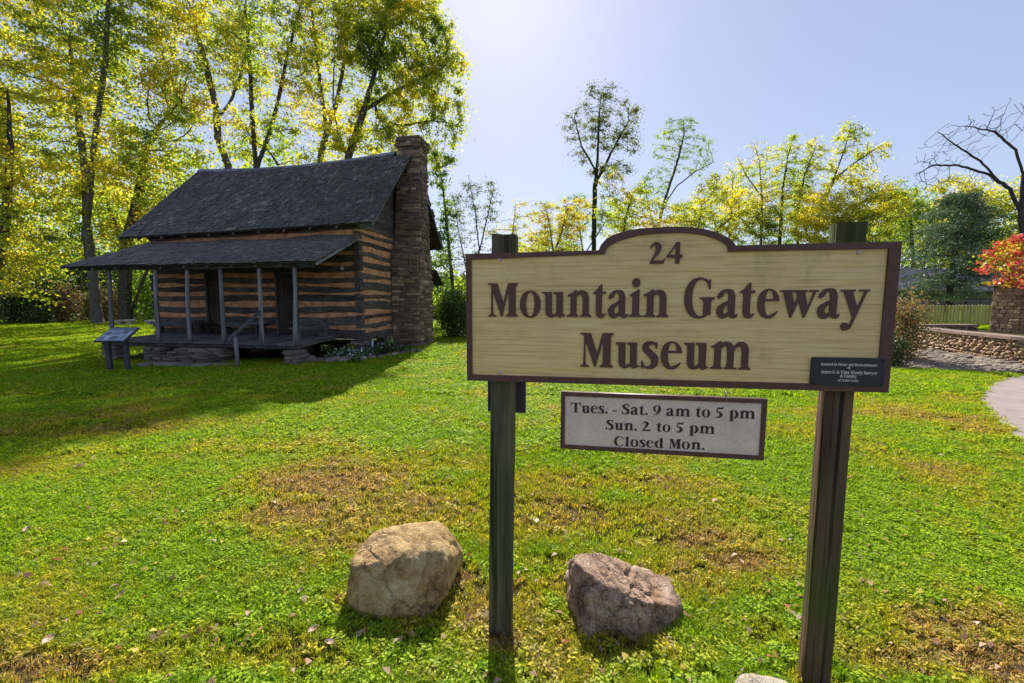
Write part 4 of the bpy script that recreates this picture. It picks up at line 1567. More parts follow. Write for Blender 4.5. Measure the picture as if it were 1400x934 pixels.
for i, (px, py, rx, ry, D, m) in enumerate(((730, 405, 55, 40, 44, L_DARK), (800, 400, 60, 40, 46, L_OLIVE), (880, 395, 60, 45, 45, L_DARK), (960, 400, 60, 40, 46, L_GREEN), (1040, 395, 60, 45, 44, L_DARK), (1120, 400, 60, 45, 45, L_GREEN), (1200, 395, 50, 45, 44, L_DARK), (1260, 400, 50, 40, 46, L_DARK), (1340, 400, 60, 45, 45, L_DARK), (1430, 400, 60, 50, 40, L_DARK))):
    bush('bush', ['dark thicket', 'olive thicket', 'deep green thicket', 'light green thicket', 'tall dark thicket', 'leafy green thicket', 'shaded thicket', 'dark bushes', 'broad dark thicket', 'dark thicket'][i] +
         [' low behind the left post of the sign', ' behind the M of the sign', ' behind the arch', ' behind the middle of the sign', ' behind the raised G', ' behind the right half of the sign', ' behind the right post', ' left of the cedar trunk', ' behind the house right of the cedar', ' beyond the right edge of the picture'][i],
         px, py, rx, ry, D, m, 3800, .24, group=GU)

# cedar: dark drooping boughs round one stem
def cedar():
    D = 23
    p = at_depth(1295, 440, D)
    gz = .4
    root = thing('cedar_tree', 'dark blue-green cedar with spreading boughs behind the stone wall at the right', 'tree', (p[0], D, gz))
    H = at_depth(1300, 262, D)[2] - gz
    N = [np.array([0, 0, -.2])]
    par = [-1]
    for i in range(1, 26):
        N.append(np.array([.04 * sin(i * .6), .03 * cos(i), H * i / 25])); par.append(i - 1)
    cs = []
    for i in range(5, 25):
        z = H * i / 25
        reach = 2.25 * (1 - (i / 25) ** 2.2) ** .6 * (1.0 if i > 6 else .8) + .3
        for k in range(8):
            a = RNG.uniform(0, 2 * pi)
            b = i
            m = 7
            Lr = reach * RNG.uniform(.65, 1.1)
            for j in range(1, m + 1):
                q = j / m
                pt = np.array([cos(a) * Lr * q, sin(a) * Lr * q, z + .3 * q - .45 * q * q]) + RNG.normal(size=3) * .04
                N.append(pt); par.append(b); b = len(N) - 1
                if j > 1:
                    nn = 30
                    c = pt + RNG.normal(size=(nn, 3)) * np.array([.2, .2, .09]) * (1.1 - .3 * q)
                    cs.append(c)
    N, par = np.array(N), np.array(par)
    r = radii(N, par, .19, .01)
    link(bpy.data.objects.new('trunk', branch_mesh('trunk', N, par, r, M_BARK)), root)
    c = np.concatenate(cs)
    link(bpy.data.objects.new('crown', leaf_mesh('crown', c, .125, L_CEDAR, .35, .3)), root)


cedar()

# dogwood with red and yellow layered foliage reaching in from the right
def dogwood():
    D = 13.2
    b = at_depth(1450, 440, D)
    root = thing('dogwood_tree', 'small dogwood in red, yellow and green autumn leaf reaching in from the right edge', 'tree', (b[0], D, .38))
    base = np.array([b[0], D, .38])
    P = lambda x, y, dy=0: at_depth(x, y, D) + np.array([0, dy, 0]) - base
    S = [[np.array([0, 0, -.2]), P(1446, 400), P(1430, 370), P(1415, 352)], [P(1446, 400), P(1470, 360), P(1490, 330)]]
    ell = []
    for (x, y, rx, ry, dy) in ((1372, 345, 34, 8, 0), (1365, 372, 34, 9, -.4), (1385, 390, 38, 10, -.2), (1400, 360, 40, 9, .3), (1395, 330, 26, 7, 0), (1440, 340, 50, 20, .4), (1460, 380, 50, 20, 0), (1425, 320, 30, 10, 0), (1352, 368, 20, 6, .1)):
        p = P(x, y, dy); sc = D / FPX
        ell.append((p[0], p[1], p[2], rx * sc, rx * sc * .8, ry * sc))
    A = in_ellipsoids(ell, 420)
    N, par = colonize(A, S, .16, .26, 4, 90)
    r = radii(N, par, .07, .005)
    link(bpy.data.objects.new('trunk', branch_mesh('trunk', N, par, r, M_BARK)), root)
    tips = np.where(r < .03)[0]
    pick = RNG.choice(tips, 4600)
    c = N[pick] + RNG.normal(size=(4600, 3)) * np.array([.13, .13, .035])
    link(bpy.data.objects.new('crown', leaf_mesh('crown', c, .115, L_RED, .6, .9)), root)


dogwood()
bush('autumn_shrub', 'reddish and green shrub hugging the right edge of the sign', 1240, 430, 17, 48, 12.6, L_BROWN, 4200, .075, lobes=5, stems=6)
bush('autumn_shrub', 'low dark shrub at the foot of the reddish one in front of the stones', 1228, 470, 16, 20, 11.6, L_DARK, 1500, .06, lobes=3, stems=5)

# a far-off wood that reads as one mass closes the gaps at the horizon
def far_wood():
    c = []
    n = 52000
    x = RNG.uniform(-75, 85, n)
    y = 52 + RNG.uniform(-3, 6, n) + 6 * np.sin(x * .07)
    left = smooth((-x - 12) / 14)
    right = smooth((x - 30) / 20)
    h = 5.5 + 2.6 * smooth((x + 3) / 5) + 2.2 * np.sin(x * .31) * np.sin(x * .13 + 2) + 1.2 * np.sin(x * .9) + left * 13 + right * 3.0 + 1.4 * np.sin(x * 1.7 + 1)
    n2 = int(26000)
    z = RNG.uniform(0, 1, n) ** .8 * h * RNG.uniform(.75, 1.05, n)
    keep = RNG.uniform(size=n) < np.where(z > 11, .85, 1)
    c = np.stack([x, y, z - .2], 1)[keep]
    me = leaf_mesh('woodland', c, .5, mat_leaf('woodland_leaves', [(.05, .09, .012), (.12, .20, .012), (.25, .31, .015), (.42, .38, .02)], 2.1, .35, .6), .75, .3)
    ob = link(bpy.data.objects.new('woodland', me), kind='stuff')
    ob['label'] = 'far-off green wood closing the view behind the trees'
    ob['category'] = 'wood'
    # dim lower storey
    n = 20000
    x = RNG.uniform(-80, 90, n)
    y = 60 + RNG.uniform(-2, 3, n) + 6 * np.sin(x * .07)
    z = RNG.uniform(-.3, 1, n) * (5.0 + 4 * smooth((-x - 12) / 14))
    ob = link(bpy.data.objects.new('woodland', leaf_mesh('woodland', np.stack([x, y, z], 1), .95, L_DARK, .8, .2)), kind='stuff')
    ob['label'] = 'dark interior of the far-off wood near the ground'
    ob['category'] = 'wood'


far_wood()

# ================================================================== RIGHT SIDE: terrace, stone wall, fence, house
TZ = .42
mb = MB()
tp = [(15.55, 16.1), (15.0, 14.2), (14.45, 12.6), (13.95, 11.1), (13.7, 9.6), (13.65, 8.9), (60, 8.9), (60, 45), (16.1, 45), (15.7, 16.9)]
k = len(tp)
mb.add([(x, y, TZ) for x, y in tp] + [(x, y, -.5) for x, y in tp], [tuple(range(k))[::-1]] + [(i, (i + 1) % k, k + (i + 1) % k, k + i) for i in range(k)])
tm = mb.mesh('terrace', M_SOIL)
bm = bmesh.new(); bm.from_mesh(tm); bmesh.ops.recalc_face_normals(bm, faces=bm.faces); bm.to_mesh(tm); bm.free()
link(bpy.data.objects.new('terrace', tm), kind='structure')

M_COB = mat_stones('tan_cobble', [(.30, .20, .11), (.50, .38, .24), (.36, .27, .19), (.58, .46, .31), (.28, .20, .15), (.46, .30, .16)], 6, use_island=True)
M_CAP = mat_plain('brown_coping', (.24, .165, .135), .2, 3, .8, .5, .02)
M_RUB = mat_stones('rubble', [(.12, .10, .085), (.25, .21, .17), (.18, .15, .12), (.34, .29, .24)], 6, use_island=True)
M_PMORT = mat_plain('wall_mortar', (.16, .12, .09), .2, 8, .95, .5, .02)

ICO = None


def ico_pts():
    bm = bmesh.new()
    bmesh.ops.create_icosphere(bm, subdivisions=1, radius=.5)
    V = np.array([v.co[:] for v in bm.verts]); F = np.array([[v.index for v in f.verts] for f in bm.faces])
    bm.free()
    return V, F


IV, IF = ico_pts()


def cobbles(name, centers, sizes, mat, parent, flatn=None, M=None):
    V, F = [], []
    for i, (c, s) in enumerate(zip(centers, sizes)):
        a = RNG.uniform(0, 2 * pi)
        P = IV * (1 + RNG.uniform(-.16, .16, (len(IV), 1))) * np.array(s)
        V.append(P + np.array(c)); F.append(IF + i * len(IV))
    me = np_mesh(name, np.concatenate(V), np.concatenate(F), mat)
    ob = link(bpy.data.objects.new(name, me), parent)
    ob['kind'] = 'stuff'
    return ob


def stone_wall(name, label, pts, zb, zt, thick=.35, cap=True, csize=.13):
    root = thing(name, label, 'wall', (pts[0][0], pts[0][1], zb))
    off = np.array([pts[0][0], pts[0][1], zb])
    core = MB(); cc, ss = [], []
    for (a, b) in zip(pts[:-1], pts[1:]):
        a, b = np.array(a, float), np.array(b, float)
        d = b - a; L = np.linalg.norm(d); d /= L
        nrm = np.array([d[1], -d[0]])
        if np.dot(nrm, -a) < 0:
            nrm = -nrm        # towards the camera
        q = [(a - off[:2]), (b - off[:2]), (b - nrm * thick - off[:2]), (a - nrm * thick - off[:2])]
        core.add([(*p, -.3) for p in q] + [(*p, zt - zb - .01) for p in q], [(3, 2, 1, 0), (4, 5, 6, 7), (0, 1, 5, 4), (1, 2, 6, 5), (2, 3, 7, 6), (3, 0, 4, 7)])
        z = csize * .4 - .1
        while z < zt - zb:
            x = RNG.uniform(0, csize)
            while x < L:
                s = csize * RNG.uniform(.65, 1.35)
                p = a + d * x + nrm * RNG.uniform(-.02, .025)
                cc.append((p[0] - off[0], p[1] - off[1], z + RNG.uniform(-.03, .03)))
                ss.append((s, s, s * RNG.uniform(.6, .95)))
                x += s * .9
            z += csize * .78
        if cap:
            n = max(1, int(L / 1.1))
            for i in range(n):
                p0, p1 = a + d * (L * i / n + .006), a + d * (L * (i + 1) / n - .006)
                j = RNG.uniform(-.008, .008)
                q = [p0 + nrm * .10, p1 + nrm * .10, p1 - nrm * (thick + .05), p0 - nrm * (thick + .05)]
                MB().add([(*(p - off[:2]), zt - zb + j) for p in q] + [(*(p - off[:2]), zt - zb + .085 + j) for p in q], [(3, 2, 1, 0), (4, 5, 6, 7), (0, 1, 5, 4), (1, 2, 6, 5), (2, 3, 7, 6), (3, 0, 4, 7)]).build('coping_stone', M_CAP, root)
    body = core.build('wall_body', M_PMORT, root)
    cobbles('cobbles', cc, ss, M_COB, root)
    return root


stone_wall('stone_wall', 'low retaining wall of tan cobbles with a brown coping curving along the terrace at the right', [(15.25, 15.7), (14.75, 14.2), (14.2, 12.6), (13.7, 11.1), (13.45, 9.6), (13.4, 8.8)], -.25, .56)
stone_wall('stone_wall', 'farther low wall with pale coping running from the brick pier to the stone pillar', [(15.6, 16.3), (18.2, 16.0)], .3, .60)
# flat rubble laid along the foot of the wall
cc, ss = [], []
for i in range(900):
    s = RNG.uniform(); w = RNG.uniform()
    fx, fy = 10.6 + 2.4 * s, 11.5 - .9 * s
    bx, by = 14.9 - 1.5 * s, 15.3 - 5.2 * s
    x, y = fx + (bx - fx) * w, fy + (by - fy) * w
    q = RNG.uniform(.10, .28)
    cc.append((x - 12, y - 12, .01 + .22 * w)); ss.append((q * 1.4, q, q * .5))
rb = thing('rubble_bed', 'bed of flat grey stones sloping up to the foot of the tan cobble wall', 'stones', (12, 12, -.29))
cobbles('rubble', cc, ss, M_RUB, rb)

# stone pillar, with a stone seat slab
pil = thing('stone_pillar', 'square pillar of tan and brown stone under the red dogwood, a stone slab at its foot', 'pillar', (19.0, 15.4, TZ))
PH = 1.75
MB().box(-.45, -.45, -.1, .45, .45, PH).build('pillar_core', M_PMORT, pil)
M_PSTONE = mat_stones('pillar_stone', [(.18, .115, .075), (.42, .31, .20), (.26, .17, .11), (.36, .26, .17), (.22, .15, .12)], 6)
SPL = []
for me in SP[:4]:
    m2 = me.copy(); m2.materials.clear(); m2.materials.append(M_PSTONE); SPL.append(m2)
z = 0
while z < PH - .03:
    h = min(random.uniform(.10, .18), PH - z)
    x = -.47
    while x < .44:
        w = min(random.uniform(.16, .36), .47 - x)
        stone_at(Vector((x + w / 2, -.45, z + h / 2)), (w - .01, .1, h - .01), Vector((1, 0, 0)), SPL, pil, tilt=.04)
        stone_at(Vector((-.45, x + w / 2, z + h / 2)), (w - .01, .1, h - .01), Vector((0, 1, 0)), SPL, pil, tilt=.04)
        x += w
    z += h
MB().box(-.55, -.55, PH, .55, .55, PH + .09, jit=.01).build('pillar_cap', M_CAP, pil)
MB().box(.0, -1.25, .30, 1.9, -.55, .40, jit=.01).build('seat_slab', mat_plain('pale_slab', (.42, .38, .33), .15, 5), pil)
MB().box(.12, -1.15, -.1, 1.8, -.62, .295).build('seat_base', M_PSTONE, pil)

# brick pier
bp = thing('brick_pier', 'short dark red brick pier at the left end of the far wall', 'pier', (15.4, 16.2, .0))
MB().box(-.22, -.22, 0, .26, .26, 1.28).build('pier_core', M_PMORT, bp)
t = NT('red_brick'); M_BRICK = mat_stones('red_brick', [(.16, .06, .045), (.22, .09, .065), (.13, .06, .05)], 10)
bmm = bmesh.new(); bmesh.ops.create_cube(bmm, size=1); bmesh.ops.bevel(bmm, geom=bmm.edges[:], offset=.05, segments=1, affect='EDGES')
BRK = bpy.data.meshes.new('brick'); bmm.to_mesh(BRK); bmm.free(); BRK.materials.append(M_BRICK)
for r_ in range(17):
    z = .04 + r_ * .075
    for i in range(3):
        x = -.14 + i * .165 + (.03 if r_ % 2 else -.02)
        o = link(bpy.data.objects.new('brick', BRK), bp); o.matrix_basis = Matrix.Translation((x, -.235, z)) @ Matrix.Diagonal((.155, .06, .065, 1))
        o = link(bpy.data.objects.new('brick', BRK), bp); o.matrix_basis = Matrix.Translation((-.235, x, z)) @ Matrix.Diagonal((.06, .155, .065, 1))
MB().box(-.3, -.3, 1.285, .34, .34, 1.36, jit=.006).build('pier_cap', M_CAP, bp)

# yellow-green picket fence
M_FEN = mat_wood('yellow_green_fence_board', (.34, .33, .08), (.58, .54, .18), 2, 14)
fen = thing('picket_fence', 'yellow-green board fence behind the far stone wall', 'fence', (16.5, 19.2, TZ))
x = 0
for i in range(46):
    h = .98 + random.uniform(-.015, .02)
    MB().add([(x, 0, .03), (x + .115, 0, .03), (x + .115, 0, h), (x + .0575, 0, h + .03), (x, 0, h), (x, .022, .03), (x + .115, .022, .03), (x + .115, .022, h), (x + .0575, .022, h + .03), (x, .022, h)],
             [(0, 1, 2, 3, 4), (9, 8, 7, 6, 5), (0, 5, 6, 1), (1, 6, 7, 2), (2, 7, 8, 3), (3, 8, 9, 4), (4, 9, 5, 0)]).build('picket', M_FEN, fen)
    x += .15 + random.uniform(-.008, .008)
for z in (.22, .76):
    MB().box(-.05, .024, z, 6.9, .06, z + .08).build('rail', M_FEN, fen)
for xx in (0, 2.3, 4.6, 6.8):
    MB().box(xx, .062, -.1, xx + .09, .15, 1.0).build('post', M_FEN, fen)

# low house behind
hs = thing('house', 'low olive-walled house with pale grey roof showing behind the fence and the cedar', 'house', (26, 27, TZ))
M_OLIVE = mat_plain('olive_siding', (.26, .24, .11), .08, 2)
M_HROOF = mat_plain('pale_shingle_roof', (.30, .25, .25), .12, 4)
MB().box(-3.5, 0, 0, 12, 7, 1.95).build('wall', M_OLIVE, hs)
vs = [(-4.2, -.9, 1.95), (12.6, -.9, 1.95), (12.6, 3.5, 3.6), (-4.2, 3.5, 3.6), (12.6, 7.9, 1.95), (-4.2, 7.9, 1.95)]
vs += [(a, b, c - .14) for a, b, c in vs]
MB().add(vs, [(0, 1, 2, 3), (3, 2, 4, 5), (6, 9, 8, 7), (9, 11, 10, 8), (0, 6, 7, 1), (5, 4, 10, 11), (0, 3, 9, 6), (3, 5, 11, 9), (1, 7, 8, 2), (2, 8, 10, 4)]).build('roof', M_HROOF, hs)
M_GLASS = mat_plain('dark_window_glass', (.02, .022, .03), .1, 2, .15, .02, .001, .6)
for i in range(5):
    f = MB().box(-2.9 + i * 2.2, -.05, .62, -1.0 + i * 2.2, .02, 1.35).build('window', mat_plain('window_frame_dark', (.07, .07, .08), .05) if i == 0 else bpy.data.materials['window_frame_dark'], hs)
    MB().box(-2.83 + i * 2.2, -.065, .68, -1.98 + i * 2.2, -.052, 1.29).build('pane', M_GLASS, f)
    MB().box(-1.92 + i * 2.2, -.065, .68, -1.07 + i * 2.2, -.052, 1.29).build('pane', M_GLASS, f)
gv_ = [(-3.5, 0, 1.95), (-3.5, 7, 1.95), (-3.5, 3.5, 3.45)]
MB().add(gv_ + [(a + .1, b, c) for a, b, c in gv_], [(0, 2, 1), (3, 4, 5), (0, 3, 5, 2), (2, 5, 4, 1)]).build('gable', M_OLIVE, hs)

# two low concrete kerb blocks at the wood edge behind the porch, seen in the sun
M_BLK = mat_plain('pale_concrete_block', (.35, .32, .28), .12, 5)
for (x0, x1, y, lb) in ((157, 178, 442, 'long low pale stone bench slab on the grass behind the first porch post'), (197, 212, 443, 'shorter low pale stone slab beside the second porch post at the wood edge')):
    D = 31
    a, b = at_depth(x0, y, D), at_depth(x1, y, D)
    gzv = float(ground_z(a[0], D))
    s_ = thing('stone_bench', lb, 'bench', (a[0], D, gzv), group='low stone slabs at the wood edge')
    L = b[0] - a[0]
    MB().box(0, 0, .36, L, .5, .48, jit=.01).build('seat', M_BLK, s_)
    for q in (.1, L - .35):
        MB().box(q, .08, -.05, q + .25, .42, .357).build('support', M_BLK, s_)

# ================================================================== INTERPRETIVE PANEL
ip = thing('information_panel', 'slanted information panel on two dark posts on the lawn before the porch left end', 'sign', (-11.0, 11.0, float(ground_z(-11, 11))))
ipz = float(ground_z(-11, 11)); ipo = Vector((-11.0, 11.0, ipz))
M_IPOST = mat_plain('dark_grey_metal', (.055, .06, .075), .15, 8, .6)
fl, fr = at_depth(127.7, 466.5, 10.75), at_depth(169, 466.5, 10.75)
bl, br = at_depth(152.8, 447.5, 11.35), at_depth(190, 448, 11.35)
q = [Vector(p) - ipo for p in (fl, fr, br, bl)]
nn = (q[1] - q[0]).cross(q[3] - q[0]).normalized()
MB().add([tuple(p) for p in q] + [tuple(p - nn * .045) for p in q], [(0, 1, 2, 3), (7, 6, 5, 4), (0, 4, 5, 1), (1, 5, 6, 2), (2, 6, 7, 3), (3, 7, 4, 0)]).build('panel_frame', M_IPOST, ip)


def on_panel(a0, b0, a1, b1, h, nm, mat):
    def pp(a, b):
        lo = q[0].lerp(q[1], a); hi = q[3].lerp(q[2], a)
        return lo.lerp(hi, b) + nn * h
    c4 = [pp(a0, b0), pp(a1, b0), pp(a1, b1), pp(a0, b1)]
    return MB().add([tuple(c) for c in c4] + [tuple(c - nn * .003) for c in c4], [(0, 1, 2, 3), (7, 6, 5, 4), (0, 4, 5, 1), (1, 5, 6, 2), (2, 6, 7, 3), (3, 7, 4, 0)]).build(nm, mat, ip)


on_panel(.04, .05, .96, .95, .004, 'panel_print', mat_plain('panel_print_paper', (.33, .37, .46), .06, 6, .4, .02, .001, .5))
on_panel(.05, .78, .95, .94, .008, 'title_band', mat_plain('panel_title_band', (.07, .12, .20), .1, 6, .4, .02, .001, .5))
MPH = mat_plain('panel_photo_print', (.10, .11, .14), .5, 22, .4, .02, .001, .5)
for b_ in ((.08, .44, .26, .66), (.62, .50, .84, .76), (.42, .10, .66, .34), (.08, .1, .22, .3)):
    on_panel(*b_, .008, 'photo_print', MPH)
MTX = mat_plain('panel_text_line', (.14, .16, .2), .1, 30, .5, .02, .001)
for i in range(5):
    on_panel(.30, .46 + i * .055, .58, .475 + i * .055, .008, 'text_line', MTX)
    on_panel(.70, .12 + i * .06, .92, .135 + i * .06, .008, 'text_line', MTX)
for px in (148.5, 172.5):
    b = at_depth(px, 480, 11.05)
    MB().box(b[0] - ipo.x - .055, b[1] - ipo.y - .04, -.05, b[0] - ipo.x + .055, b[1] - ipo.y + .04, (q[0].z + q[3].z) / 2 - .02).build('leg', M_IPOST, ip)

# ================================================================== FLOWER BED at the cabin corner
bed_line = [(402, 498), (420, 497), (440, 496), (455, 497), (470, 496), (482, 495), (495, 494), (508, 492), (520, 491), (530, 489), (540, 488), (549, 486), (557, 484), (565, 483), (574, 483)]
bedr = np.random.default_rng(5)
M_BEDR = mat_stones('bed_rock', [(.12, .10, .09), (.22, .19, .17), (.17, .14, .12), (.30, .27, .24)], 9)


def rock_mesh(name, planes, p=9, sub=4, noise_amp=.03, noise_s=3.0, mat=None, seed=0, fine=.006):
    """rounded faceted rock: p-norm of half-spaces, then layered noise"""
    from mathutils import noise as mn
    bm = bmesh.new()
    bmesh.ops.create_icosphere(bm, subdivisions=sub, radius=1)
    off = Vector((seed * 3.1, seed * 1.7, seed * 2.3))
    pl = [(Vector(n).normalized(), d) for n, d in planes]
    size = max(d for _, d in pl)
    for v in bm.verts:
        d = v.co.normalized()
        s = sum((max(n.dot(d), 0) / q) ** p for n, q in pl)
        r = s ** (-1 / p)
        P = d * r
        w = P / size * noise_s + off
        P = P + d * (noise_amp * size * (mn.fractal(w, 1.0, 2.0, 4) * 1.2) - noise_amp * size * 1.6 * max(0, .12 - abs(mn.noise(w * .9 + Vector((5, 5, 5))))) * 4)
        P = P + d * fine * size * mn.fractal(w * 7, 1.0, 2.1, 3)
        v.co = P
    me = bpy.data.meshes.new(name)
    bm.to_mesh(me); bm.free()
    me.polygons.foreach_set('use_smooth', [True] * len(me.polygons))
    if mat:
        me.materials.append(mat)
    return me


RM = []
for i in range(6):
    r = bedr
    pls = [((1, 0, .1), r.uniform(.8, 1)), ((-1, .1, .1), r.uniform(.8, 1)), ((0, 1, 0), r.uniform(.6, .8)), ((.1, -1, .1), r.uniform(.6, .8)), ((r.uniform(-.4, .4), 0, 1), r.uniform(.5, .7)), ((0, 0, -1), .5),
           ((.7, .7, .5), r.uniform(.7, .95)), ((-.7, -.6, .6), r.uniform(.7, .95))]
    RM.append(rock_mesh('rock', pls, 8, 3, .05, 2.5, M_BEDR, i))
places = ['nearest the stone pier', 'second from the pier', 'third from the pier', 'rounded, fourth from the pier', 'fifth from the pier', 'pale, sixth from the pier', 'seventh from the pier', 'eighth from the pier', 'ninth, below the white flowers', 'tenth along the row', 'eleventh along the row', 'twelfth along the row', 'third from the chimney', 'second from the chimney', 'nearest the chimney']
for i, (x, y) in enumerate(bed_line):
    g = at_ground(x, y)
    o = bpy.data.objects.new('edging_rock', RM[i % 6])
    s = .20 * bedr.uniform(.75, 1.15) * (1.25 if i in (1, 3, 5) else 1)
    link(o)
    o.location = (g[0], g[1], g[2] + s * .25)
    o.rotation_euler = (bedr.uniform(-.2, .2), bedr.uniform(-.2, .2), bedr.uniform(0, 6.28))
    o.scale = (s, s, s * bedr.uniform(.8, 1.1))
    o['label'] = 'edging rock of the flower bed, ' + places[i]
    o['category'] = 'rock'
    o['group'] = 'rocks edging the flower bed'
# bed soil
bp_ = [at_ground(x, y)[:2] for x, y in bed_line]
M_BSOIL = mat_plain('bed_soil', (.045, .032, .022), .3, 14, .98, .8, .03)
back = [tuple(np.array(C0[:2]) + np.array(W(u, v, 0))[:2]) for u, v in ((-1.1, 2.6), (-.05, 2.3), (-.05, .1), (.9, 0.0), (1.6, -1.6))]
poly = [tuple(p) for p in bp_] + back
MB().add([(x, y, float(ground_z(x, y)) + .05) for x, y in poly], [tuple(range(len(poly)))]).build('bed_soil', M_BSOIL, None, kind='structure')
L_BED = mat_leaf('bed_leaves', [(.03, .07, .02), (.06, .12, .03), (.14, .22, .03)], 1.4, .8, .4)
M_PETAL = mat_plain('white_petal', (.75, .77, .85), .05, 10, .6)
M_PETALY = mat_plain('yellow_petal', (.55, .60, .12), .1, 10, .6)
spots = [(455, 488, 0, 'white-flowered plant nearest the porch, in the bed behind the rocks'), (466, 484, 0, 'small white-flowered plant second from the porch'), (480, 482, 1, 'yellow-green leafy plant at the cabin corner'),
         (492, 479, 0, 'dense white-flowered plant right below the cabin corner'), (502, 484, 0, 'low white-flowered plant below the corner logs'), (486, 490, 0, 'low white-flowered plant just behind the pale rock'), (512, 478, 1, 'leafy plant beside the pipe'),
         (522, 476, 0, 'white-flowered plant beneath the gable wall'), (532, 475, 1, 'tall leafy plant by the chimney base'), (543, 477, 0, 'white-flowered plant left of the chimney'), (555, 477, 1, 'leafy plant in front of the chimney'), (448, 482, 1, 'leafy plant beneath the open porch end')]
for i, (x, y, kd, lb) in enumerate(spots):
    g = at_ground(x, y + 8)
    h = .30 + .08 * (i % 3)
    root = thing('flower_plant', lb, 'plant', (g[0], g[1], g[2] + .04), group='plants in the flower bed')
    n = 150
    ang = bedr.uniform(0, 6.28, n); rr = np.sqrt(bedr.uniform(0, 1, n)) * .24
    c = np.stack([np.cos(ang) * rr, np.sin(ang) * rr, bedr.uniform(.03, h, n) * (1 - rr)], 1)
    link(bpy.data.objects.new('leaves', leaf_mesh('leaves', c, .085, L_BED, .55, .6)), root)
    stm = MB()
    for k_ in range(6):
        stm.tube([(0, 0, -.03), tuple(c[k_] * .9)], [.006, .004], 4)
    stm.build('stems', L_BED, root)
    if kd == 0 or i % 3 == 2:
        n = 26
        ang = bedr.uniform(0, 6.28, n); rr = np.sqrt(bedr.uniform(0, 1, n)) * .22
        c = np.stack([np.cos(ang) * rr, np.sin(ang) * rr, h * .75 + bedr.uniform(-.12, .08, n)], 1)
        link(bpy.data.objects.new('blossoms', leaf_mesh('blossoms', c, .05, M_PETAL if kd == 0 else M_PETALY, .9, .9)), root)

# ================================================================== BOULDERS
def mat_rock(name, base, dark, pale, scale=3.0, crack=2.6):
    t = NT(name)
    v = t.coord('Object')
    n = t.noise(v, scale, 7, .66, .8)
    n2 = t.noise(v, scale * 5, 7, .75)
    n3 = t.noise(v, 130, 5, .75)
    f = t.math('ADD', t.math('MULTIPLY', n, .6), t.math('MULTIPLY', n2, .4))
    c = t.ramp(f, [(.38, dark), (.47, base), (.62, pale)])
    c = t.mix(t.ramp(n3, [(.42, (0, 0, 0)), (.62, (.75, .75, .75))]), c, t.mix(1.0, c, (.45, .43, .40), 'MULTIPLY'))
    # dark streaks running down the faces, and rusty stains
    vs_ = t.coord('Object', (9, 9, 1.6))
    st_ = t.ramp(t.noise(vs_, 1.0, 5, .6, 1.0), [(.55, (0, 0, 0)), (.66, (1, 1, 1))])
    c = t.mix(t.math('MULTIPLY', st_, .55), c, tuple(q * .6 for q in dark))
    rs_ = t.ramp(t.noise(v, 7, 4, .6), [(.56, (0, 0, 0)), (.68, (1, 1, 1))])
    c = t.mix(t.math('MULTIPLY', rs_, .45), c, (.42, .20, .06))
    wv = t.new('ShaderNodeTexVoronoi', feature='DISTANCE_TO_EDGE')
    wv.inputs['Scale'].default_value = crack
    dist = t.new('ShaderNodeVectorMath', operation='ADD')
    nz = t.new('ShaderNodeTexNoise'); nz.inputs['Scale'].default_value = 7; nz.inputs['Detail'].default_value = 5
    t.l.new(v, nz.inputs['Vector'])
    sc_ = t.new('ShaderNodeVectorMath', operation='SCALE'); sc_.inputs['Scale'].default_value = .35
    t.l.new(nz.outputs['Color'], sc_.inputs[0]); t.l.new(v, dist.inputs[0]); t.l.new(sc_.outputs[0], dist.inputs[1])
    t.l.new(dist.outputs[0], wv.inputs['Vector'])
    ck = t.ramp(wv.outputs['Distance'], [(0, (1, 1, 1)), (.022, (0, 0, 0))])
    c = t.mix(t.math('MULTIPLY', ck, .5 if crack > 2 else .15), c, tuple(q * .35 for q in dark))
    h = t.math('ADD', t.math('MULTIPLY', n2, .7), t.math('MULTIPLY', n3, .3))
    h = t.math('SUBTRACT', h, t.math('MULTIPLY', ck, .5))
    return t.pbr(c, .88, t.bump(h, 1.0, .035), .25)


B1 = rock_mesh('boulder', [((-1, -.1, .12), .285), ((1, -.1, .05), .30), ((-.16, -.16, 1), .155), ((0.05, -.84, .52), .165), ((0, -1, -.1), .235), ((0, 1, .2), .22), ((0, 0, -1), .2), ((-.8, .1, .8), .25), ((.75, -.1, -.75), .27), ((.9, .1, .7), .30), ((-.6, -.8, .1), .25), ((.55, -.75, .15), .27)],
               13, 6, .04, 1.7, mat_rock('tan_sandstone', (.60, .39, .16), (.20, .12, .065), (.90, .68, .36), 4.5, 1.3), 3, .010)
b1 = link(bpy.data.objects.new('boulder', B1), label='rounded tan boulder with a flat sunlit top, on the grass left of the left post', category='boulder')
g = at_depth(549, 800, 2.13)
b1.location = (g[0], 2.13, .125)
b1.scale = (.97, .97, .96)
b1.rotation_euler = (0, 0, radians(-4))
B2 = rock_mesh('boulder', [((.44, -.05, .9), .110), ((-1, -.05, .02), .265), ((.05, -.95, .30), .175), ((-.5, -.75, .40), .25), ((0, 1, .1), .15), ((0, 0, -1), .14), ((1, 0, -.15), .35), ((.55, -.75, .25), .21), ((-.3, .6, .75), .24)],
               30, 6, .075, 2.3, mat_rock('dark_layered_rock', (.45, .285, .195), (.13, .08, .06), (.82, .62, .46), 6.0, 5.0), 8, .016)
b2 = link(bpy.data.objects.new('boulder', B2), label='dark cracked boulder sloping down to the right, on the grass between the two posts', category='boulder')
g = at_depth(836, 812, 2.0)
b2.location = (.568, 2.04, .062)
b2.scale = (.97, 1, .84)
b2.rotation_euler = (0, 0, 0)
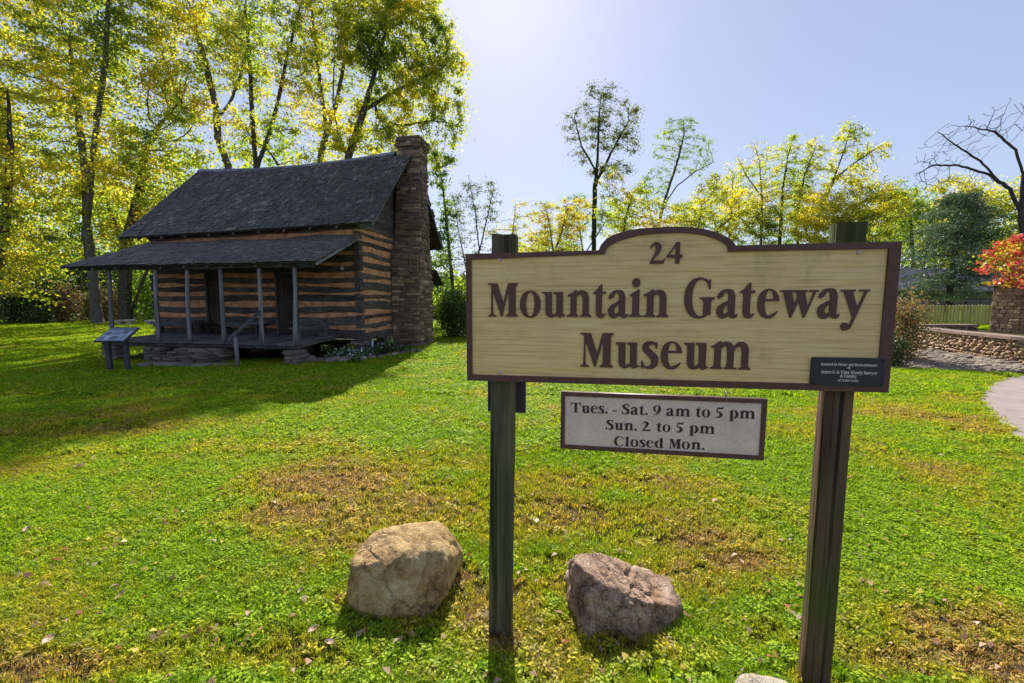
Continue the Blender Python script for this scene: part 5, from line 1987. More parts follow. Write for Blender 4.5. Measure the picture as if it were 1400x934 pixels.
B3 = rock_mesh('boulder', [((-1, 0, .3), .12), ((1, 0, .15), .18), ((.16, 0, 1), .125), ((0, -1, .2), .14), ((0, 1, .2), .14), ((0, 0, -1), .12)], 5, 5, .03, 2, mat_rock('pale_rock', (.62, .54, .42), (.42, .34, .25), (.8, .73, .6), 3, 1.0), 5)
b3 = link(bpy.data.objects.new('boulder', B3), label='pale smooth boulder cut off by the bottom edge, left of the right post', category='boulder')
g = at_depth(1040, 935, 1.52)
b3.location = (.965, 1.385, .028)
b3.scale = (.9, .95, .95)

# ================================================================== FALLEN LEAVES
M_FLEAF = mat_leaf('fallen_leaf', [(.30, .13, .06), (.42, .26, .15), (.55, .42, .30), (.35, .10, .05), (.5, .40, .08)], 1.2, 3.0, .3, 1.2)
n = 4200
y = 1.2 + RNG.uniform(0, 1, n) ** 1.3 * 15
x = RNG.uniform(-1.3, 1.3, n) * y
keep = ~in_path(x, y) & ~((x > -13) & (x < -4.2) & (y > 11.5))
x, y = x[keep], y[keep]
c = np.stack([x, y, ground_z(x, y) + RNG.uniform(.015, .04, len(x))], 1)
lv = leaf_mesh('fallen_leaves', c, .036, M_FLEAF, .62, 1.2, .7, .5)
o = link(bpy.data.objects.new('fallen_leaves', lv), kind='stuff')
o['label'] = 'small dry fallen leaves scattered over the lawn'; o['category'] = 'leaves'
for (px, py, s, lb) in ((451, 888, .05, 'pale dry leaf on the grass below the tan boulder'), (428, 870, .05, 'rust-brown curled leaf left of the pale one below the tan boulder'), (38, 731, .075, 'long pale curled leaf at the left edge of the lawn'),
                        (166, 822, .05, 'red-brown leaf on the clover at lower left'), (66, 885, .06, 'pale pink-grey leaf near the lower left corner'), (412, 815, .04, 'orange leaf standing upright left of the boulder'), (110, 642, .09, 'yellow leaf on the green clover, left of centre'), (1203, 612, .07, 'white-backed leaf right of the right post')):
    g = at_ground(px, py)
    vs = []
    for i in range(5):
        q_ = i / 4 - .5
        w_ = .30 * cos(q_ * pi) ** .7 if abs(q_) < .5 else .02
        for sgn in (-1, 0, 1):
            vs.append((q_ * s, sgn * w_ * s, (.25 * q_ * q_ + abs(sgn) * .16) * s))
    fs = []
    for i in range(4):
        for j in range(2):
            a = i * 3 + j
            fs.append((a, a + 1, a + 4, a + 3))
    o = MB().add(vs, fs).build('fallen_leaf', M_FLEAF, None, True, label=lb, category='leaf', group='large single fallen leaves')
    o.location = (g[0], g[1], g[2] + .035)
    o.rotation_euler = (radians(RNG.uniform(-25, 25)), radians(RNG.uniform(-25, 25)), RNG.uniform(0, 6))

# ================================================================== MUSEUM SIGN
# carved serif glyph outlines, units of a hundredth of the cap height
GLYPHS = {
'M':'11,1 1,11 3,41 11,46 55,51 84,92 90,109 100,884 97,909 81,950 69,955 6,958 0,971 4,997 19,1002 184,1002 214,992 276,992 291,986 451,452 459,440 469,456 601,986 626,1000 639,1002 884,1002 896,999 902,986 900,964 872,944 837,889 832,871 832,136 836,115 871,59 900,39 899,6 884,0 549,0 539,2 532,9 533,41 569,54 614,113 620,129 620,704 618,729 614,736 604,710 436,19 429,4 414,0 394,4 385,16 172,676 156,721 149,729 145,711 144,624 153,106 160,89 189,50 246,44 252,34 251,12 246,3 234,0',
'o':'284,-29 221,-17 164,10 111,51 65,111 36,169 13,241 0,334 0,406 13,499 35,571 63,629 107,686 154,726 204,752 261,768 331,772 396,760 454,735 511,691 550,641 585,576 608,506 622,409 622,336 609,244 587,171 557,111 513,54 459,10 406,-15 336,-29|298,19 321,18 346,28 369,50 387,81 403,121 417,179 432,314 430,474 419,554 404,616 386,663 366,695 341,717 311,725 289,721 269,708 249,686 231,653 203,556 190,429 192,269 211,149 231,89 249,56 274,30',
'u':'521,-35 480,16 431,21 414,30 361,-2 321,-18 284,-25 241,-22 206,-11 176,6 146,31 126,56 108,91 90,156 89,611 49,675 11,681 3,686 0,716 6,729 19,732 274,732 284,730 290,724 292,134 305,94 316,86 334,83 351,86 376,98 413,121 420,134 420,601 416,621 380,674 369,680 341,681 333,686 332,724 339,730 349,732 604,732 619,726 622,714 622,104 631,90 686,71 691,61 692,44 688,34 681,28 621,9 536,-32',
'n':'11,1 1,11 3,41 11,46 46,47 59,53 105,106 110,124 110,569 99,582 17,601 13,616 21,647 34,655 101,669 108,676 116,699 159,706 241,774 256,781 289,782 299,776 303,729 309,721 341,745 366,757 399,767 439,772 476,772 524,764 556,752 589,732 618,704 639,669 674,556 675,111 714,54 749,41 752,19 749,6 734,0 419,0 403,6 400,29 403,41 440,54 475,96 480,116 479,519 455,614 434,634 404,641 381,638 362,629 309,584 302,569 302,109 307,94 332,56 360,39 359,6 344,0',
'm':'11,1 1,11 3,41 11,46 46,47 59,53 105,106 110,124 110,569 99,582 16,602 13,611 15,629 26,652 101,669 108,676 116,699 159,706 244,776 261,782 289,782 299,776 303,729 309,721 354,752 409,769 476,772 546,756 581,738 611,711 634,679 659,628 667,631 686,653 723,709 744,732 779,757 826,768 894,772 956,760 1006,734 1045,694 1069,644 1094,551 1095,111 1134,54 1169,41 1172,16 1166,3 1154,0 839,0 823,6 820,31 826,44 891,48 898,54 900,64 899,519 875,614 855,634 826,641 805,634 747,599 679,522 675,509 675,59 678,51 686,47 769,45 777,34 774,6 759,0 419,0 405,4 400,19 403,41 439,53 473,94 479,106 480,506 466,581 456,612 435,634 404,641 381,638 362,629 309,584 302,569 302,109 307,94 332,56 360,39 359,6 344,0',
't':'240,-34 188,-19 150,9 124,46 99,111 94,141 96,649 92,656 83,660 8,661 1,666 0,674 5,694 14,706 128,785 233,934 245,941 270,942 283,939 288,926 290,739 303,732 397,731 405,726 408,714 408,674 400,662 303,660 293,656 289,649 288,149 292,111 300,95 315,88 355,95 405,115 418,110 421,99 390,49 333,-13 290,-31',
'a':'169,-39 131,-31 94,-12 63,14 38,46 16,91 3,134 0,179 5,211 17,246 32,274 49,296 86,333 129,362 334,466 337,479 337,541 326,641 312,666 291,681 266,685 241,677 221,659 190,601 169,571 131,537 96,513 79,506 51,508 27,524 14,549 15,576 37,626 62,664 114,715 169,753 206,766 249,771 369,772 404,766 446,746 478,714 498,676 529,591 532,561 531,84 539,74 554,73 609,98 623,91 625,74 608,31 591,6 564,-14 531,-27 486,-30 454,-22 421,-4 351,46 284,-7 251,-25 214,-37|227,94 272,111 326,141 336,151 337,354 331,368 321,363 265,306 228,261 205,221 197,186 200,146 211,108',
'i':'11,1 1,11 3,41 11,46 44,47 56,52 96,106 100,126 100,571 89,584 17,601 13,614 18,641 31,654 94,669 102,694 109,700 159,706 249,779 294,780 300,774 302,764 302,119 307,104 344,54 354,48 379,47 389,41 390,9 384,2 374,0|184,841 136,858 104,889 84,934 81,991 95,1039 124,1076 169,1098 216,1101 266,1084 298,1054 318,1009 321,951 307,904 276,865 231,843',
'C':'379,-34 329,-27 281,-14 234,7 194,33 151,68 116,109 84,154 58,204 33,266 17,326 0,456 0,534 6,601 16,661 33,726 74,821 103,866 137,909 204,966 276,1004 329,1019 384,1027 436,1027 489,1020 531,1009 574,992 661,936 686,966 711,982 717,966 717,739 715,729 709,722 694,722 678,736 638,839 614,880 586,915 534,957 505,969 476,974 444,974 411,967 379,951 349,928 320,896 296,861 255,769 232,679 220,586 217,464 223,386 239,291 266,204 299,137 336,86 374,54 416,33 464,27 506,34 546,53 581,81 612,119 646,176 656,174 671,146 681,142 702,161 751,229 766,232 773,221 749,156 722,106 691,71 621,12 609,7 584,4 539,-14 491,-28 436,-35',
'G':'379,-34 329,-27 281,-14 234,7 194,33 151,68 116,109 84,154 58,204 33,266 17,326 0,456 0,534 6,601 16,661 33,726 74,821 103,866 137,909 204,966 276,1004 329,1019 384,1027 436,1027 489,1020 531,1009 574,992 661,936 686,966 711,982 717,966 717,739 715,729 709,722 694,722 678,736 638,839 614,880 586,915 534,957 505,969 476,974 444,974 411,967 379,951 349,928 320,896 296,861 255,769 230,666 217,546 220,419 232,324 257,229 296,141 341,81 369,57 396,41 434,29 476,28 520,39 539,48 545,56 540,79 539,399 489,466 444,470 434,475 430,489 434,512 449,517 824,517 836,514 842,504 839,476 831,471 801,469 791,465 743,399 742,79 739,66 726,60 661,58 591,9 516,-22 439,-35',
'e':'266,-29 209,-17 156,8 109,46 65,104 33,169 13,236 0,334 0,406 11,494 28,559 56,624 92,676 134,718 184,749 241,768 309,772 359,764 409,744 451,715 490,676 524,626 550,569 570,501 577,454 573,444 561,440 211,440 197,434 195,334 213,194 239,115 257,84 279,60 309,48 341,53 361,66 385,94 416,95 474,124 493,136 539,180 546,183 550,179 537,141 504,84 471,44 439,17 404,-5 359,-22 311,-30|207,504 416,502 429,507 431,519 422,574 401,649 377,696 349,725 324,734 296,732 274,718 252,691 233,654 214,594 201,519 202,509',
'w':'309,-9 301,-4 294,9 90,669 76,680 6,683 0,696 4,727 19,732 744,730 752,716 752,694 747,684 689,679 682,674 681,666 768,331 775,311 781,306 791,322 917,669 915,676 906,680 809,682 800,694 803,726 819,732 1044,732 1059,726 1062,696 1056,683 991,679 979,667 711,-5 701,-9 681,-9 671,-4 666,4 531,419 521,437 515,434 509,421 347,4 334,-9|409,346 416,354 439,421 481,554 482,571 452,664 444,677 431,680 329,679 322,674 322,664 401,359',
'y':'154,-344 129,-338 106,-325 86,-306 75,-286 66,-259 65,-229 70,-204 80,-181 104,-154 129,-140 159,-133 194,-135 221,-144 244,-159 262,-181 278,-219 284,-219 365,-6 367,9 84,669 71,679 6,683 0,696 3,726 19,732 384,732 396,729 402,714 402,694 397,684 331,679 325,674 325,666 461,291 474,268 484,279 646,669 644,676 634,680 509,682 500,694 503,726 519,732 764,732 776,729 782,714 782,694 777,684 721,679 708,666 334,-273 324,-283 284,-306 214,-337 186,-344',
's':'206,-32 159,-22 71,11 61,7 36,-18 15,-19 6,-9 0,194 6,209 29,212 43,204 86,71 92,61 101,57 179,45 221,56 241,71 258,91 274,124 280,149 275,214 258,256 198,321 84,434 45,489 23,559 21,591 27,639 48,686 79,721 119,747 179,771 231,779 289,773 336,757 386,728 394,730 414,750 436,751 444,746 447,734 439,584 431,553 411,551 399,559 374,660 321,685 289,685 254,671 213,634 206,621 205,606 209,589 221,572 401,413 433,376 452,346 470,299 482,244 482,174 472,126 459,94 431,52 411,33 369,3 329,-16 291,-28 264,-32',
'2':'11,1 1,10 1,34 6,46 31,74 26,99 29,116 131,306 234,516 261,614 275,709 271,761 252,809 221,842 204,852 189,854 157,844 114,814 97,791 59,711 46,702 31,704 23,714 21,726 45,824 70,876 98,916 134,954 166,977 209,994 256,1002 296,1001 346,990 389,969 430,936 459,901 482,861 499,814 507,769 506,729 497,674 482,624 459,569 405,469 366,416 234,273 155,169 153,156 169,152 571,152 587,161 649,237 679,241 686,235 686,224 608,16 594,1',
'4':'445,1 436,6 434,16 433,254 429,266 417,270 15,271 5,280 0,319 4,389 12,400 50,405 65,422 427,924 433,939 437,987 445,991 472,993 505,1006 542,992 622,992 632,986 635,974 636,414 639,406 647,402 747,402 762,396 765,384 765,284 760,274 752,270 650,270 637,263 635,19 630,4 617,0|149,404 417,402 430,406 433,419 433,779 430,798 422,796 412,784 148,419 145,409',
'T':'211,1 204,5 200,14 200,34 206,44 309,48 316,51 320,61 319,929 316,936 306,940 174,940 156,937 129,924 116,909 37,751 26,742 11,741 3,746 0,759 0,984 3,996 19,1002 824,1002 836,999 842,984 842,759 839,746 831,741 816,742 805,751 726,908 712,924 686,937 669,940 546,940 536,936 533,929 532,61 536,51 544,47 644,45 652,34 649,6 634,0',
'S':'274,-24 194,-10 81,35 71,29 39,-17 16,-19 6,-9 0,284 6,299 31,301 44,291 100,96 179,68 216,60 244,64 276,77 303,96 325,119 366,190 377,224 382,264 372,334 350,376 129,571 84,616 51,659 28,704 14,749 10,809 16,849 34,896 61,936 104,971 159,997 256,1022 346,1024 414,1010 479,974 486,981 501,1026 511,1031 531,1031 539,1026 542,1016 541,901 532,756 526,743 501,741 489,751 471,886 435,914 401,929 376,931 344,928 314,919 286,905 256,881 229,851 219,829 215,806 221,789 236,771 503,554 557,486 587,421 605,351 609,274 601,216 584,166 563,126 528,81 476,31 429,0 391,-15 344,-25',
'.':'94,-19 51,-5 20,24 2,66 2,114 17,154 46,184 89,200 134,200 174,185 204,156 220,114 220,69 205,29 176,-1 136,-18',
'-':'11,241 3,246 0,259 0,339 4,347 11,351 344,352 356,349 361,341 362,256 359,246 351,241',
'9':'119,-24 106,-19 98,-9 96,4 101,16 233,121 268,156 316,229 352,314 344,321 289,320 246,326 184,345 146,365 116,387 68,439 47,471 26,516 4,606 0,699 14,789 35,846 68,904 109,949 151,980 204,1005 261,1019 331,1022 391,1013 464,984 523,939 572,876 604,801 619,731 622,641 613,574 576,426 554,359 516,286 476,229 404,148 354,102 296,62 139,-19|278,374 301,373 325,384 345,404 364,434 390,516 405,641 402,766 390,846 377,894 360,936 339,966 316,984 294,990 271,986 251,974 232,951 216,924 192,846 177,721 180,599 198,489 216,439 233,409 254,386',
'5':'138,-24 93,-15 18,11 2,31 4,56 16,70 33,77 113,71 143,75 196,94 241,120 266,151 288,201 299,246 299,289 291,340 275,386 249,434 218,474 183,502 118,513 83,512 71,519 61,534 68,619 107,961 118,986 131,992 491,994 503,1003 571,1095 583,1101 596,1101 602,1094 602,1084 541,859 531,842 171,840 161,838 155,831 131,599 141,594 221,604 288,590 371,556 430,516 475,464 511,396 531,326 534,256 524,201 493,136 448,81 386,29 336,1 288,-14 213,-24',
'p':'19,-319 11,-315 8,-306 8,-281 13,-271 86,-267 94,-264 97,-254 97,564 96,574 88,581 4,601 0,614 7,644 19,654 89,669 96,676 104,699 146,706 229,774 244,781 281,780 299,760 364,771 409,772 461,764 506,748 564,712 614,661 659,584 683,516 697,436 699,336 686,239 661,161 635,111 593,56 559,26 521,1 476,-17 434,-27 369,-30 311,-21 301,-26 300,-259 314,-268 401,-270 408,-276 409,-286 409,-308 404,-317 391,-320|311,29 346,29 381,43 411,69 434,102 454,146 471,204 487,331 487,411 481,479 469,544 451,602 426,652 398,686 366,707 334,715 306,712 297,701 299,684 299,46 303,34',
'l':'11,1 4,5 0,14 0,34 6,44 89,48 96,51 100,61 100,824 93,844 19,889 11,901 20,909 95,936 100,946 101,991 109,1000 201,1003 259,1039 291,1041 299,1036 302,1024 302,61 306,51 314,47 394,45 401,36 401,11 396,3 384,0',
'd':'521,-35 479,17 386,-21 334,-30 294,-30 246,-24 206,-12 174,3 131,32 74,94 51,131 29,181 6,276 0,331 0,396 14,491 40,569 80,636 131,690 184,724 254,747 329,752 409,737 418,741 418,876 406,886 341,912 335,919 336,924 416,954 420,966 420,1009 429,1020 519,1023 577,1059 606,1062 619,1056 622,1044 622,104 626,94 634,90 704,72 711,64 712,46 709,34 701,29 621,9 534,-34|345,29 369,27 393,34 414,47 421,61 420,679 416,691 404,703 364,715 336,711 313,699 286,673 265,639 246,592 232,539 217,411 217,329 223,264 232,204 247,149 266,101 287,69 316,41',
'D':'11,1 4,5 0,14 0,34 6,44 89,48 96,51 100,61 100,939 98,949 89,954 6,958 0,971 3,996 19,1002 396,1001 476,988 539,969 599,942 639,918 683,884 716,851 766,786 806,706 832,616 842,529 842,464 832,386 805,294 758,204 714,149 641,86 569,45 489,17 389,0|309,54 371,60 434,83 496,126 538,174 575,234 600,296 620,374 630,471 627,574 614,658 589,736 555,804 508,864 454,907 389,938 319,950 306,946 302,934 302,69',
'H':'11,1 4,5 0,14 0,34 6,44 89,48 96,51 100,61 100,939 98,949 89,954 6,958 0,971 4,997 19,1002 384,1002 396,999 402,984 401,966 396,958 314,955 306,951 303,944 304,549 319,542 644,542 656,546 660,559 659,944 649,954 566,958 560,971 563,996 579,1002 944,1002 956,999 961,991 962,974 956,958 874,955 866,951 862,941 862,64 866,51 874,47 956,44 962,29 957,4 944,0 579,0 566,3 560,19 561,36 566,44 649,48 656,51 660,59 658,464 644,470 319,470 306,466 302,454 302,59 306,51 314,47 394,45 402,34 399,6 384,0',
'R':'709,-49 671,-35 646,-10 353,419 334,453 319,460 306,456 302,444 302,59 306,51 314,47 394,45 402,34 399,6 384,0 19,0 3,6 0,31 6,44 89,48 96,51 100,64 100,941 96,951 89,954 6,958 0,974 1,991 6,999 19,1002 384,1002 436,993 501,974 554,947 593,916 632,871 657,821 671,761 672,709 662,656 640,604 615,569 581,535 531,501 527,489 792,99 814,53 824,47 871,46 879,41 882,31 881,11 874,2 808,-1 761,-40 734,-49|310,514 334,517 369,555 414,574 422,581 449,642 460,716 453,804 439,849 423,879 400,909 374,930 349,942 316,949 306,946 302,934 302,529 304,519',
'J':'141,-99 103,-87 71,-61 10,6 0,41 8,74 31,99 63,111 93,108 113,97 128,81 144,46 156,-4 161,-11 168,-12 199,4 233,34 252,59 259,81 260,144 250,219 250,941 246,951 238,954 156,958 150,969 152,994 158,1000 168,1002 543,1000 550,994 552,984 551,966 546,958 463,955 456,951 452,941 450,209 433,188 406,94 389,54 373,24 343,-11 306,-42 253,-71 188,-94',
'V':'409,-19 397,-9 385,26 93,941 86,951 79,954 6,958 0,969 2,994 9,1000 19,1002 404,1002 419,996 422,971 416,958 341,954 334,949 333,941 496,324 506,306 514,317 531,366 726,941 726,949 719,954 646,958 640,971 643,996 659,1002 914,1000 920,994 922,984 921,966 914,957 824,955 814,951 808,944 448,-4 436,-18',
'W':'329,-19 319,-10 310,19 70,941 59,954 5,959 0,974 4,997 19,1002 784,1002 796,999 802,984 801,966 796,958 721,954 714,949 713,941 863,371 869,359 874,356 888,396 1029,941 1028,949 1021,954 946,958 940,969 942,994 949,1000 959,1002 1184,1002 1196,999 1201,991 1202,974 1196,958 1124,954 1110,941 821,-14 811,-19 791,-19 781,-14 775,-4 579,652 569,669 559,653 366,-4 356,-18|410,381 421,401 519,811 522,841 493,939 484,952 299,954 291,949 291,939 401,401',
'F':'11,1 4,5 0,14 0,34 6,44 89,48 96,51 100,61 100,924 98,934 89,939 6,943 0,956 3,996 19,1002 704,1002 716,999 722,984 722,759 719,746 709,740 694,743 686,751 615,924 604,938 319,940 309,938 303,931 302,569 306,556 319,552 531,553 540,564 543,636 551,641 569,642 576,639 582,629 582,399 580,389 574,382 551,381 542,389 540,466 531,479 319,480 309,478 303,471 303,56 316,47 414,45 422,34 419,6 404,0',
'r':'11,1 4,5 0,14 0,34 6,44 99,48 106,51 110,64 110,569 99,582 17,601 13,614 21,646 34,655 101,669 108,676 116,699 159,706 254,781 286,782 299,776 302,711 309,702 359,743 416,770 469,776 494,771 516,760 544,731 570,676 569,641 551,611 526,595 494,591 466,599 426,631 384,634 351,611 308,564 302,551 302,59 306,51 316,47 414,45 422,34 419,6 404,0',
'b':'348,-29 280,-15 210,19 100,20 90,23 85,31 84,869 74,884 10,910 0,919 8,927 80,949 84,961 85,1011 95,1021 205,1022 248,1041 280,1039 286,1024 286,779 289,766 298,763 363,772 425,768 485,751 533,725 577,689 621,631 649,576 672,506 686,406 683,301 661,199 624,116 575,51 510,3 470,-15 433,-25 395,-30|309,29 340,29 370,40 400,66 420,97 443,149 458,201 474,334 474,414 466,499 453,561 438,609 413,658 388,688 360,707 328,715 295,709 288,701 286,691 286,51 291,36',
'c':'266,-29 209,-17 156,8 109,46 65,104 33,169 13,236 0,334 0,406 11,494 28,559 56,624 92,676 134,718 184,749 241,768 309,772 354,765 396,750 431,730 465,704 510,651 544,619 555,589 556,559 544,524 519,499 484,490 446,498 421,519 408,549 408,594 430,641 416,672 391,707 359,730 324,735 289,722 261,696 234,649 213,586 198,506 192,436 192,349 198,276 211,204 230,141 254,97 276,69 309,51 339,47 361,54 384,68 425,119 461,124 536,176 544,178 548,171 528,124 500,79 471,44 436,15 404,-5 359,-22 311,-30',
'f':'11,1 4,5 0,14 0,34 6,44 89,48 96,51 100,59 100,644 98,654 89,659 6,663 0,676 2,714 14,722 84,722 96,726 100,739 101,816 118,861 165,959 186,986 216,1011 269,1037 341,1052 386,1047 469,1020 495,999 507,966 501,934 480,909 454,897 424,898 394,913 355,944 341,947 329,941 311,921 302,889 304,729 316,722 409,722 419,716 422,706 422,674 414,662 314,660 304,654 302,644 302,59 306,51 314,47 394,45 402,34 400,9 394,2 384,0',
'k':'589,-39 559,-28 526,-1 474,0 463,6 462,39 469,45 491,50 492,61 336,309 319,329 307,324 302,309 302,59 306,51 314,47 376,44 382,29 377,4 364,0 19,0 9,2 2,9 0,34 6,44 89,48 96,51 100,61 100,869 90,884 26,910 16,919 24,927 96,949 100,961 100,1009 109,1020 224,1023 269,1042 291,1041 300,1034 302,501 306,488 379,508 511,666 513,674 509,679 474,680 463,686 460,716 466,729 684,732 694,730 700,724 702,694 694,682 614,680 599,673 431,469 441,445 667,89 684,53 696,47 750,46 761,36 761,11 754,2 676,-1 631,-34 611,-39',
'h':'11,1 4,5 0,14 0,34 6,44 99,48 106,51 110,61 111,1011 116,1019 129,1022 291,1021 299,1016 302,1004 304,724 311,722 349,750 391,765 441,772 504,768 549,755 586,734 618,704 640,666 674,551 675,59 678,51 686,47 746,44 752,34 751,11 746,3 734,0 419,0 403,6 400,31 406,44 469,48 476,51 480,59 480,506 465,584 455,614 434,634 401,641 379,638 361,628 309,584 302,569 302,61 311,48 356,44 362,31 359,6 344,0',
'&':'291,-42 231,-31 171,-11 106,23 56,64 30,99 11,139 1,194 0,241 7,284 19,324 36,361 59,396 82,421 116,450 247,531 259,544 258,554 200,659 171,739 160,821 165,856 176,896 206,941 246,978 301,1005 351,1012 411,999 471,969 511,937 545,886 565,834 574,791 579,739 575,694 565,656 546,621 523,591 484,556 481,546 676,304 689,303 704,327 812,556 824,567 839,571 854,567 865,554 869,539 865,524 793,344 742,231 746,219 835,109 847,81 849,56 842,26 826,1 804,-17 771,-29 739,-27 708,-14 639,62 629,68 546,7 484,-20 394,-40|303,79 359,78 442,96 516,129 548,149 554,159 346,426 336,433 324,429 254,370 202,319 178,276 167,234 170,184 189,149 216,122 249,99|391,661 399,661 408,669 434,711 440,746 437,809 427,846 413,869 379,897 346,908 329,896 314,871 310,851 311,814 324,771 343,731',
}
SB = radians(9.6)
S0 = at_depth(637, 347.6, 1.80)
SL = Vector((cos(SB), -sin(SB), 0))
SR = Vector((sin(SB), cos(SB), 0))
SO = Vector((S0[0], S0[1], 0))
SROT = Matrix((SL, SR, Vector((0, 0, 1)))).transposed().to_4x4()      # local x along the board, y to the back, z up


def s_px(px, py, v=0.0):
    d = Vector(ray(px, py)); C = Vector(CAMP)
    O = SO + SR * v
    tt = (O - C).dot(SR) / d.dot(SR)
    P = C + d * tt
    return (P - O).dot(SL), P.z


# glyph meshes
GH = .0055
gobs = {}
for ch, src in GLYPHS.items():
    cu = bpy.data.curves.new('glyph', 'CURVE')
    cu.dimensions = '2D'
    cu.fill_mode = 'BOTH'
    cu.extrude = .5
    for loop in src.split('|'):
        pts = [tuple(int(q) / 1000 for q in p.split(',')) for p in loop.split()]
        sp = cu.splines.new('POLY')
        sp.points.add(len(pts) - 1)
        for p, (a, b) in zip(sp.points, pts):
            p.co = (a, b, 0, 1)
        sp.use_cyclic_u = True
    ob = bpy.data.objects.new('glyph', cu)
    COL.objects.link(ob)
    gobs[ch] = ob
bpy.context.view_layer.update()
dg = bpy.context.evaluated_depsgraph_get()
GM_ = {}
for ch, ob in gobs.items():
    me = bpy.data.meshes.new_from_object(ob.evaluated_get(dg))
    me.name = 'letter'
    GM_[ch] = me
for ob in gobs.values():
    cu = ob.data
    bpy.data.objects.remove(ob)
    bpy.data.curves.remove(cu)
GW = {ch: max(v.co.x for v in me.vertices) for ch, me in GM_.items()}

M_BROWN = mat_plain('dark_brown_sign_paint', (.125, .058, .045), .12, 30, .55, .15, .002, .35)
t = NT('sandblasted_cream_sign_face')
v = t.coord('Object')
v1 = t.coord('Object', (1.6, 1, 190))
n1 = t.noise(v1, 1.0, 3, .6, .3)
v2 = t.coord('Object', (5, 1, 70))
n2 = t.noise(v2, 1.0, 4, .6, .4)
nb = t.noise(v, 3.4, 5, .6)
ng_ = t.noise(t.coord('Object', (7, 1, 3)), 1.0, 5, .65)
c = t.ramp(t.math('ADD', t.math('MULTIPLY', n1, .55), t.math('MULTIPLY', n2, .45)), [(.32, (.60, .41, .15)), (.5, (.95, .675, .29)), (.66, (.97, .78, .41))])
c = t.mix(t.math('MULTIPLY', t.ramp(ng_, [(.56, (0, 0, 0)), (.78, (1, 1, 1))]), .45), c, (.20, .19, .07))
c = t.mix(t.math('MULTIPLY', t.ramp(nb, [(.4, (0, 0, 0)), (.7, (1, 1, 1))]), .25), c, (.55, .38, .22))
M_FACE = t.pbr(c, .85, t.bump(n1, .9, .004, t.bump(n2, .5, .006)), .2)
M_BACKB = mat_wood('dark_back_board', (.03, .03, .04), (.07, .07, .085), 2, 20)
M_POSTA = mat_wood('left_sign_post', (.05, .045, .028), (.23, .20, .12), 2, 26, tint=(.055, .075, .02), tint_amt=.8, bump=.9)
M_POSTB = mat_wood('right_sign_post', (.03, .021, .015), (.21, .13, .08), 2, 22, tint=(.07, .085, .02), tint_amt=.75, bump=.9)

sign = thing('museum_sign', 'large cream and brown museum sign board with raised letters on two wooden posts', 'sign', tuple(SO), -SB)

outer_px = [(635.8, 347.6), (818.6, 339.4), (822, 335), (829, 327), (838, 321.5), (852, 317), (866, 314), (883, 312), (905, 311), (930, 310.2), (950, 311.6), (965, 314), (981, 318.5), (993, 323.7), (1000, 328), (1004, 332.7), (1006, 336.0)]
inner_px = [(642.8, 354.5), (826.7, 346.8), (828, 341), (833, 336), (843, 330), (857, 325.5), (876, 320.5), (900, 318.5), (930, 317.3), (950, 318.8), (966, 321.5), (980, 326), (990, 331), (996, 337), (996.4, 343.4)]
outer = [s_px(*p) for p in outer_px] + [s_px(1231.9, 330.5), s_px(1215.8, 535.4), s_px(638.2, 521)]
# straight bottom and sides
z_top, z_bot = outer[0][1], outer[-1][1]
outer[0] = (0.0, z_top); outer[1] = (outer[1][0], z_top + .004)
outer[-3] = (1.648, outer[-3][1]); outer[-2] = (1.648, 1.256); outer[-1] = (0, 1.250)
inner = [s_px(*p) for p in inner_px] + [(1.648 - .037, s_px(1220, 339)[1]), (1.648 - .037, 1.280), (.021, 1.274)]
inner[0] = (.021, inner[0][1])


def poly_solid(loops, y0, y1, name, mat, parent, bevel=0.0, **props):
    """prism from outline loops (s, z); first loop outer, others holes; y0 front, y1 back"""
    cu = bpy.data.curves.new(name, 'CURVE')
    cu.dimensions = '2D'; cu.fill_mode = 'BOTH'
    cu.extrude = abs(y1 - y0) / 2 - bevel
    cu.bevel_depth = bevel
    for lp in loops:
        sp = cu.splines.new('POLY'); sp.points.add(len(lp) - 1)
        for p, (a, b) in zip(sp.points, lp):
            p.co = (a, b, 0, 1)
        sp.use_cyclic_u = True
    ob = bpy.data.objects.new(name, cu); COL.objects.link(ob)
    bpy.context.view_layer.update()
    me = bpy.data.meshes.new_from_object(ob.evaluated_get(bpy.context.evaluated_depsgraph_get()))
    bpy.data.objects.remove(ob); bpy.data.curves.remove(cu)
    # curve xy -> local x, z ; depth -> y
    me.transform(Matrix(((1, 0, 0, 0), (0, 0, -1, (y0 + y1) / 2), (0, 1, 0, 0), (0, 0, 0, 1))))
    me.materials.clear(); me.materials.append(mat); me.name = name
    return link(bpy.data.objects.new(name, me), parent, **props)


poly_solid([inner], .009, .030, 'sign_face', M_FACE, sign)
poly_solid([outer, inner], 0.0, .034, 'sign_frame', M_BROWN, sign, .0015)
# back of the board
poly_solid([outer], .0345, .040, 'sign_back', M_BROWN, sign)


def letter(ch, x0, x1, base_z, sz, y_front, depth, parent, mat, name='letter'):
    me = GM_[ch]
    if not me.materials:
        me.materials.append(mat)
    o = link(bpy.data.objects.new(name, me), parent)
    sx = (x1 - x0) / GW[ch]
    o.matrix_basis = Matrix(((sx, 0, 0, x0), (0, 0, -depth, y_front + depth / 2), (0, sz, 0, base_z), (0, 0, 0, 1)))
    return o


def to_s(px, base_y):
    return s_px(px, base_y)[0]


def zline(pxa, ya, pxb, yb):
    a, b = s_px(pxa, ya), s_px(pxb, yb)
    return lambda s: a[1] + (b[1] - a[1]) * (s - a[0]) / (b[0] - a[0])


